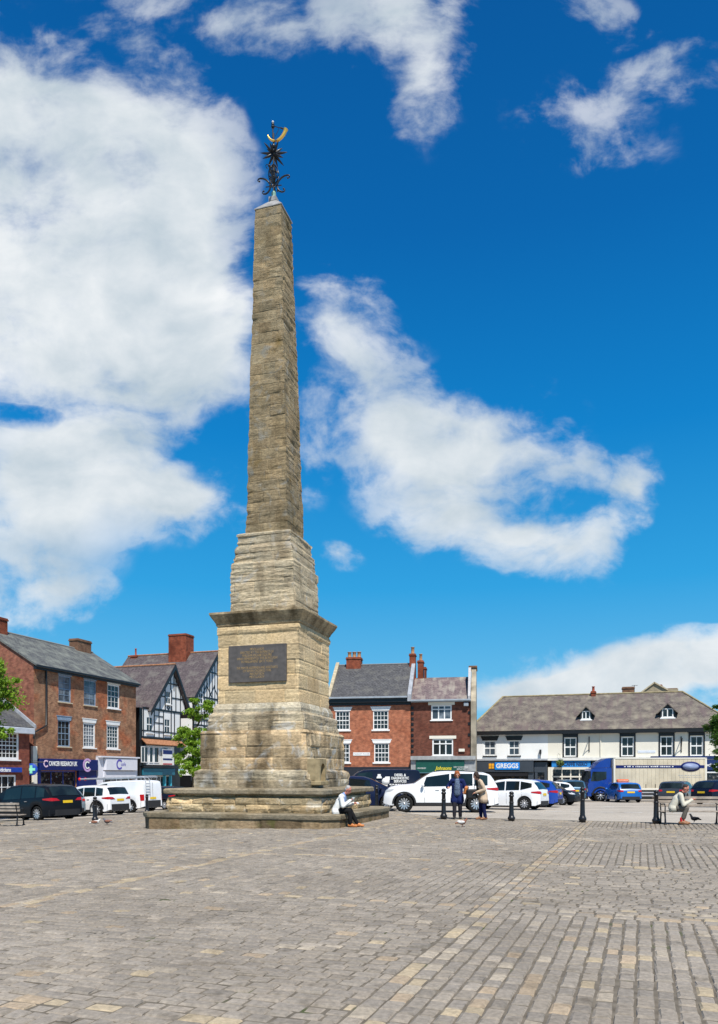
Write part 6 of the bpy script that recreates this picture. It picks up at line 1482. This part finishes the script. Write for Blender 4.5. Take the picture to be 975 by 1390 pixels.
# ================================================================= light, sky, camera
SUN_EL,SUN_AZ=56.0,15.0       # azimuth: degrees to the right of straight behind the camera
sd=Vector((math.cos(R(SUN_EL))*math.sin(R(SUN_AZ)),-math.cos(R(SUN_EL))*math.cos(R(SUN_AZ)),math.sin(R(SUN_EL))))
ld=bpy.data.lights.new('sun','SUN'); ld.energy=5.0; ld.angle=R(.53); ld.color=(1,.955,.88); lo=obj('sun',ld); lo.rotation_euler=sd.to_track_quat('Z','Y').to_euler()
wd=bpy.data.worlds.new('World'); sc.world=wd; wd.use_nodes=True; nt=NT(wd); nt.n.clear()
out=nt.new('OutputWorld'); bg=nt.new('Background'); nt.link(bg.outputs[0],out.inputs[0])
sky=nt.new('TexSky'); sky.sky_type='NISHITA'; sky.sun_disc=False; sky.sun_elevation=R(SUN_EL); sky.sun_rotation=math.atan2(sd.x,sd.y)
sky.air_density=1.0; sky.dust_density=.3; sky.ozone_density=4.0; sky.altitude=60
STR=.11
tc=nt.new('TexCoord'); sep=nt.new('SeparateXYZ'); nt.link(tc.outputs['Generated'],sep.inputs[0])
def math_(op,a,b=None,c=None,clamp=False):
    n=nt.new('Math',operation=op); n.use_clamp=clamp
    for i,v in enumerate((a,b,c)):
        if v is None: continue
        if hasattr(v,'is_output'): nt.link(v,n.inputs[i])
        else: n.inputs[i].default_value=v
    return n.outputs[0]
ymax=math_('MAXIMUM',sep.outputs['Y'],.12)
u=math_('DIVIDE',sep.outputs['X'],ymax); v=math_('DIVIDE',sep.outputs['Z'],ymax)
uv=nt.new('CombineXYZ'); nt.link(u,uv.inputs[0]); nt.link(v,uv.inputs[1])
wn=nt.new('TexNoise'); wn.inputs['Scale'].default_value=4.0; wn.inputs['Detail'].default_value=3; nt.link(uv.outputs[0],wn.inputs['Vector'])
ws=nt.new('VectorMath',operation='SUBTRACT'); nt.link(wn.outputs['Color'],ws.inputs[0]); ws.inputs[1].default_value=(.5,.5,.5)
wm=nt.new('VectorMath',operation='MULTIPLY_ADD'); nt.link(ws.outputs[0],wm.inputs[0]); wm.inputs[1].default_value=(.10,.10,0); nt.link(uv.outputs[0],wm.inputs[2])
P=wm.outputs[0]
# (centre px, centre py, radius x, radius y, tilt deg, weight)
CL=[(50,330,230,240,0,1.3),(150,180,140,100,-30,.75),(235,250,85,100,20,.7),(20,110,70,90,0,.7),(40,240,130,110,0,.9),(150,480,160,110,-20,.8),(250,500,90,80,-20,.6),(270,340,60,120,0,.5),(330,420,40,70,0,.6),(300,540,60,50,0,.5),
 (20,565,48,14,0,-1.0),(285,600,60,30,0,-.3),(50,665,170,80,-8,1.15),(160,655,110,70,-10,.8),(30,770,110,60,0,.7),(20,840,60,45,0,.6),(285,680,75,45,0,.8),(225,710,60,40,0,.5),(95,798,65,28,15,.75),
 (280,15,140,50,10,.8),(390,45,80,40,0,.45),(550,35,95,75,10,.7),(575,100,65,75,15,.72),(570,160,40,50,0,.5),(500,20,60,60,0,.5),
 (455,430,65,75,30,.85),(490,510,90,80,40,.7),(545,575,100,65,30,.6),(650,570,110,55,-10,.85),(705,612,75,45,0,.6),(620,660,110,70,15,.6),(600,725,80,40,10,.5),(700,720,110,50,15,.72),(760,755,80,40,10,.8),(825,705,45,50,0,.65),(800,640,75,28,10,.85),(862,665,32,55,20,.8),(560,640,80,70,0,.5),(455,764,34,18,0,.9),(415,620,30,70,0,.6),
 (870,95,90,45,-15,.62),(800,180,110,55,15,.55),(820,15,60,32,10,.8),(935,60,60,40,0,.45),(945,115,50,30,0,.6),
 (700,930,80,26,0,.85),(780,922,130,40,-3,1.0),(900,900,110,38,-8,1.15),(975,890,70,35,0,1.0),(880,940,160,28,0,1.0),(1150,870,140,60,0,1.1),(-220,500,160,300,0,1.0),(1250,420,160,90,0,.8),(-150,850,120,50,0,.7)]
acc=None
for (cx,cy,rx,ry,rt,wt) in CL:
    mp=nt.new('Mapping',vector_type='TEXTURE'); mp.inputs['Location'].default_value=((cx-CXP)/FPX,(HZP-cy)/FPX,0); mp.inputs['Rotation'].default_value=(0,0,R(-rt)); mp.inputs['Scale'].default_value=(rx/FPX*1.45,ry/FPX*1.45,1)
    nt.link(P,mp.inputs[0]); d=nt.new('VectorMath',operation='LENGTH'); nt.link(mp.outputs[0],d.inputs[0])
    f=math_('SUBTRACT',1.0,d.outputs['Value'],clamp=True); f=math_('MULTIPLY',math_('POWER',f,.8),wt)
    acc=f if acc is None else math_('MAXIMUM',acc,f) if False else math_('ADD',acc,f)
acc=math_('MINIMUM',acc,1.35)
def fbm(scale,det,off,rough=.6,ys=1.3):
    mp=nt.new('Mapping'); mp.inputs['Location'].default_value=off; mp.inputs['Scale'].default_value=(1,ys,1); nt.link(P,mp.inputs[0])
    n=nt.new('TexNoise'); n.inputs['Scale'].default_value=scale; n.inputs['Detail'].default_value=det; n.inputs['Roughness'].default_value=rough; nt.link(mp.outputs[0],n.inputs['Vector']); return n.outputs['Fac']
n1=fbm(5,12,(3.1,1.7,0),.56); n2=fbm(2.4,5,(7,2,1),.5); n3=fbm(15,8,(5,5,2),.6)
dens=math_('ADD',acc,math_('MULTIPLY',math_('SUBTRACT',n1,.5),4.6)); dens=math_('ADD',dens,math_('MULTIPLY',math_('SUBTRACT',n2,.5),1.2)); dens=math_('ADD',dens,math_('MULTIPLY',math_('SUBTRACT',n3,.5),3.2))
dens=math_('ADD',acc,math_('MULTIPLY',math_('SUBTRACT',dens,acc),math_('MAXIMUM',.45,math_('SUBTRACT',1.35,math_('MULTIPLY',acc,.7)))))
dens=math_('MULTIPLY',dens,math_('MULTIPLY',acc,3.2,clamp=True))
mr=nt.new('MapRange',interpolation_type='SMOOTHERSTEP'); nt.link(dens,mr.inputs['Value']); mr.inputs['From Min'].default_value=.0; mr.inputs['From Max'].default_value=1.45
hz=math_('GREATER_THAN',sep.outputs['Z'],-.01); cov=math_('MULTIPLY',mr.outputs[0],hz)
tr_=nt.new('MapRange'); nt.link(acc,tr_.inputs['Value']); tr_.inputs['From Min'].default_value=.15; tr_.inputs['From Max'].default_value=1.25; tr_.inputs['To Min'].default_value=.35; tr_.inputs['To Max'].default_value=.98
cov=math_('MULTIPLY',cov,tr_.outputs[0])
front=nt.new('MapRange'); nt.link(sep.outputs['Y'],front.inputs['Value']); front.inputs['From Min'].default_value=.1; front.inputs['From Max'].default_value=.25
cov=math_('MULTIPLY',cov,front.outputs[0])
# cloud colour: bright tops, soft grey bodies
sh=fbm(3.0,6,(1,9,4),.55); n1b=fbm(5,7,(3.1+.02,1.7+.05,0),.56)
rel=math_('MULTIPLY',math_('SUBTRACT',n1b,n1),-1.1); shv=math_('ADD',sh,rel); shv=math_('ADD',shv,math_('MULTIPLY',math_('SUBTRACT',dens,.9),-.10))
shm=nt.new('MapRange'); nt.link(shv,shm.inputs['Value']); shm.inputs['From Min'].default_value=.25; shm.inputs['From Max'].default_value=.72
cc=nt.new('Mix',data_type='RGBA'); nt.link(shm.outputs[0],cc.inputs['Factor']); cc.inputs[6].default_value=(.46,.54,.60,1); cc.inputs[7].default_value=(.80,.82,.83,1)
# deep saturated blue of the photograph's sky
hs=nt.new('HueSaturation'); hs.inputs['Saturation'].default_value=1.12; nt.link(sky.outputs[0],hs.inputs['Color'])
tint=mul(nt,hs.outputs[0],(.4,.9,1.1))
s0=nt.new('VectorMath',operation='SCALE'); nt.link(tint,s0.inputs[0]); s0.inputs['Scale'].default_value=STR
cr=nt.new('ValToRGB'); nt.link(sep.outputs['Z'],cr.inputs[0]); el=cr.color_ramp.elements
for i,(p_,c_) in enumerate([(0,(.26,.55,.76)),(.115,(.11,.42,.69)),(.235,(.024,.315,.65)),(.4,(.002,.196,.53)),(.58,(.0005,.113,.375)),(.75,(.0005,.076,.28)),(1,(.001,.04,.18))]):
    e_=el[i] if i<2 else el.new(p_); e_.position=p_; e_.color=(*c_,1)
el[0].position=0
sm=nt.new('Mix',data_type='RGBA'); sm.inputs['Factor'].default_value=.88; nt.link(s0.outputs[0],sm.inputs[6]); nt.link(cr.outputs[0],sm.inputs[7])
mx=nt.new('Mix',data_type='RGBA'); nt.link(cov,mx.inputs['Factor']); nt.link(sm.outputs[2],mx.inputs[6]); nt.link(cc.outputs[2],mx.inputs[7])
dv=nt.new('VectorMath',operation='SCALE'); nt.link(mx.outputs[2],dv.inputs[0]); dv.inputs['Scale'].default_value=1/STR
nt.link(dv.outputs[0],bg.inputs[0]); bg.inputs[1].default_value=STR
cam=bpy.data.cameras.new('camera'); co=obj('camera',cam); co.location=(0,0,EYE); co.rotation_euler=(math.pi/2,0,0)
cam.sensor_fit='HORIZONTAL'; cam.sensor_width=36; cam.lens=36*FPX/975; cam.shift_x=0; cam.shift_y=(HZP-695)/975*1.0
cam.clip_start=.1; cam.clip_end=1500; sc.camera=co
vs=sc.view_settings; vs.view_transform='Standard'; vs.look='None'; vs.exposure=.22; vs.gamma=1
sc.cycles.use_denoising=True
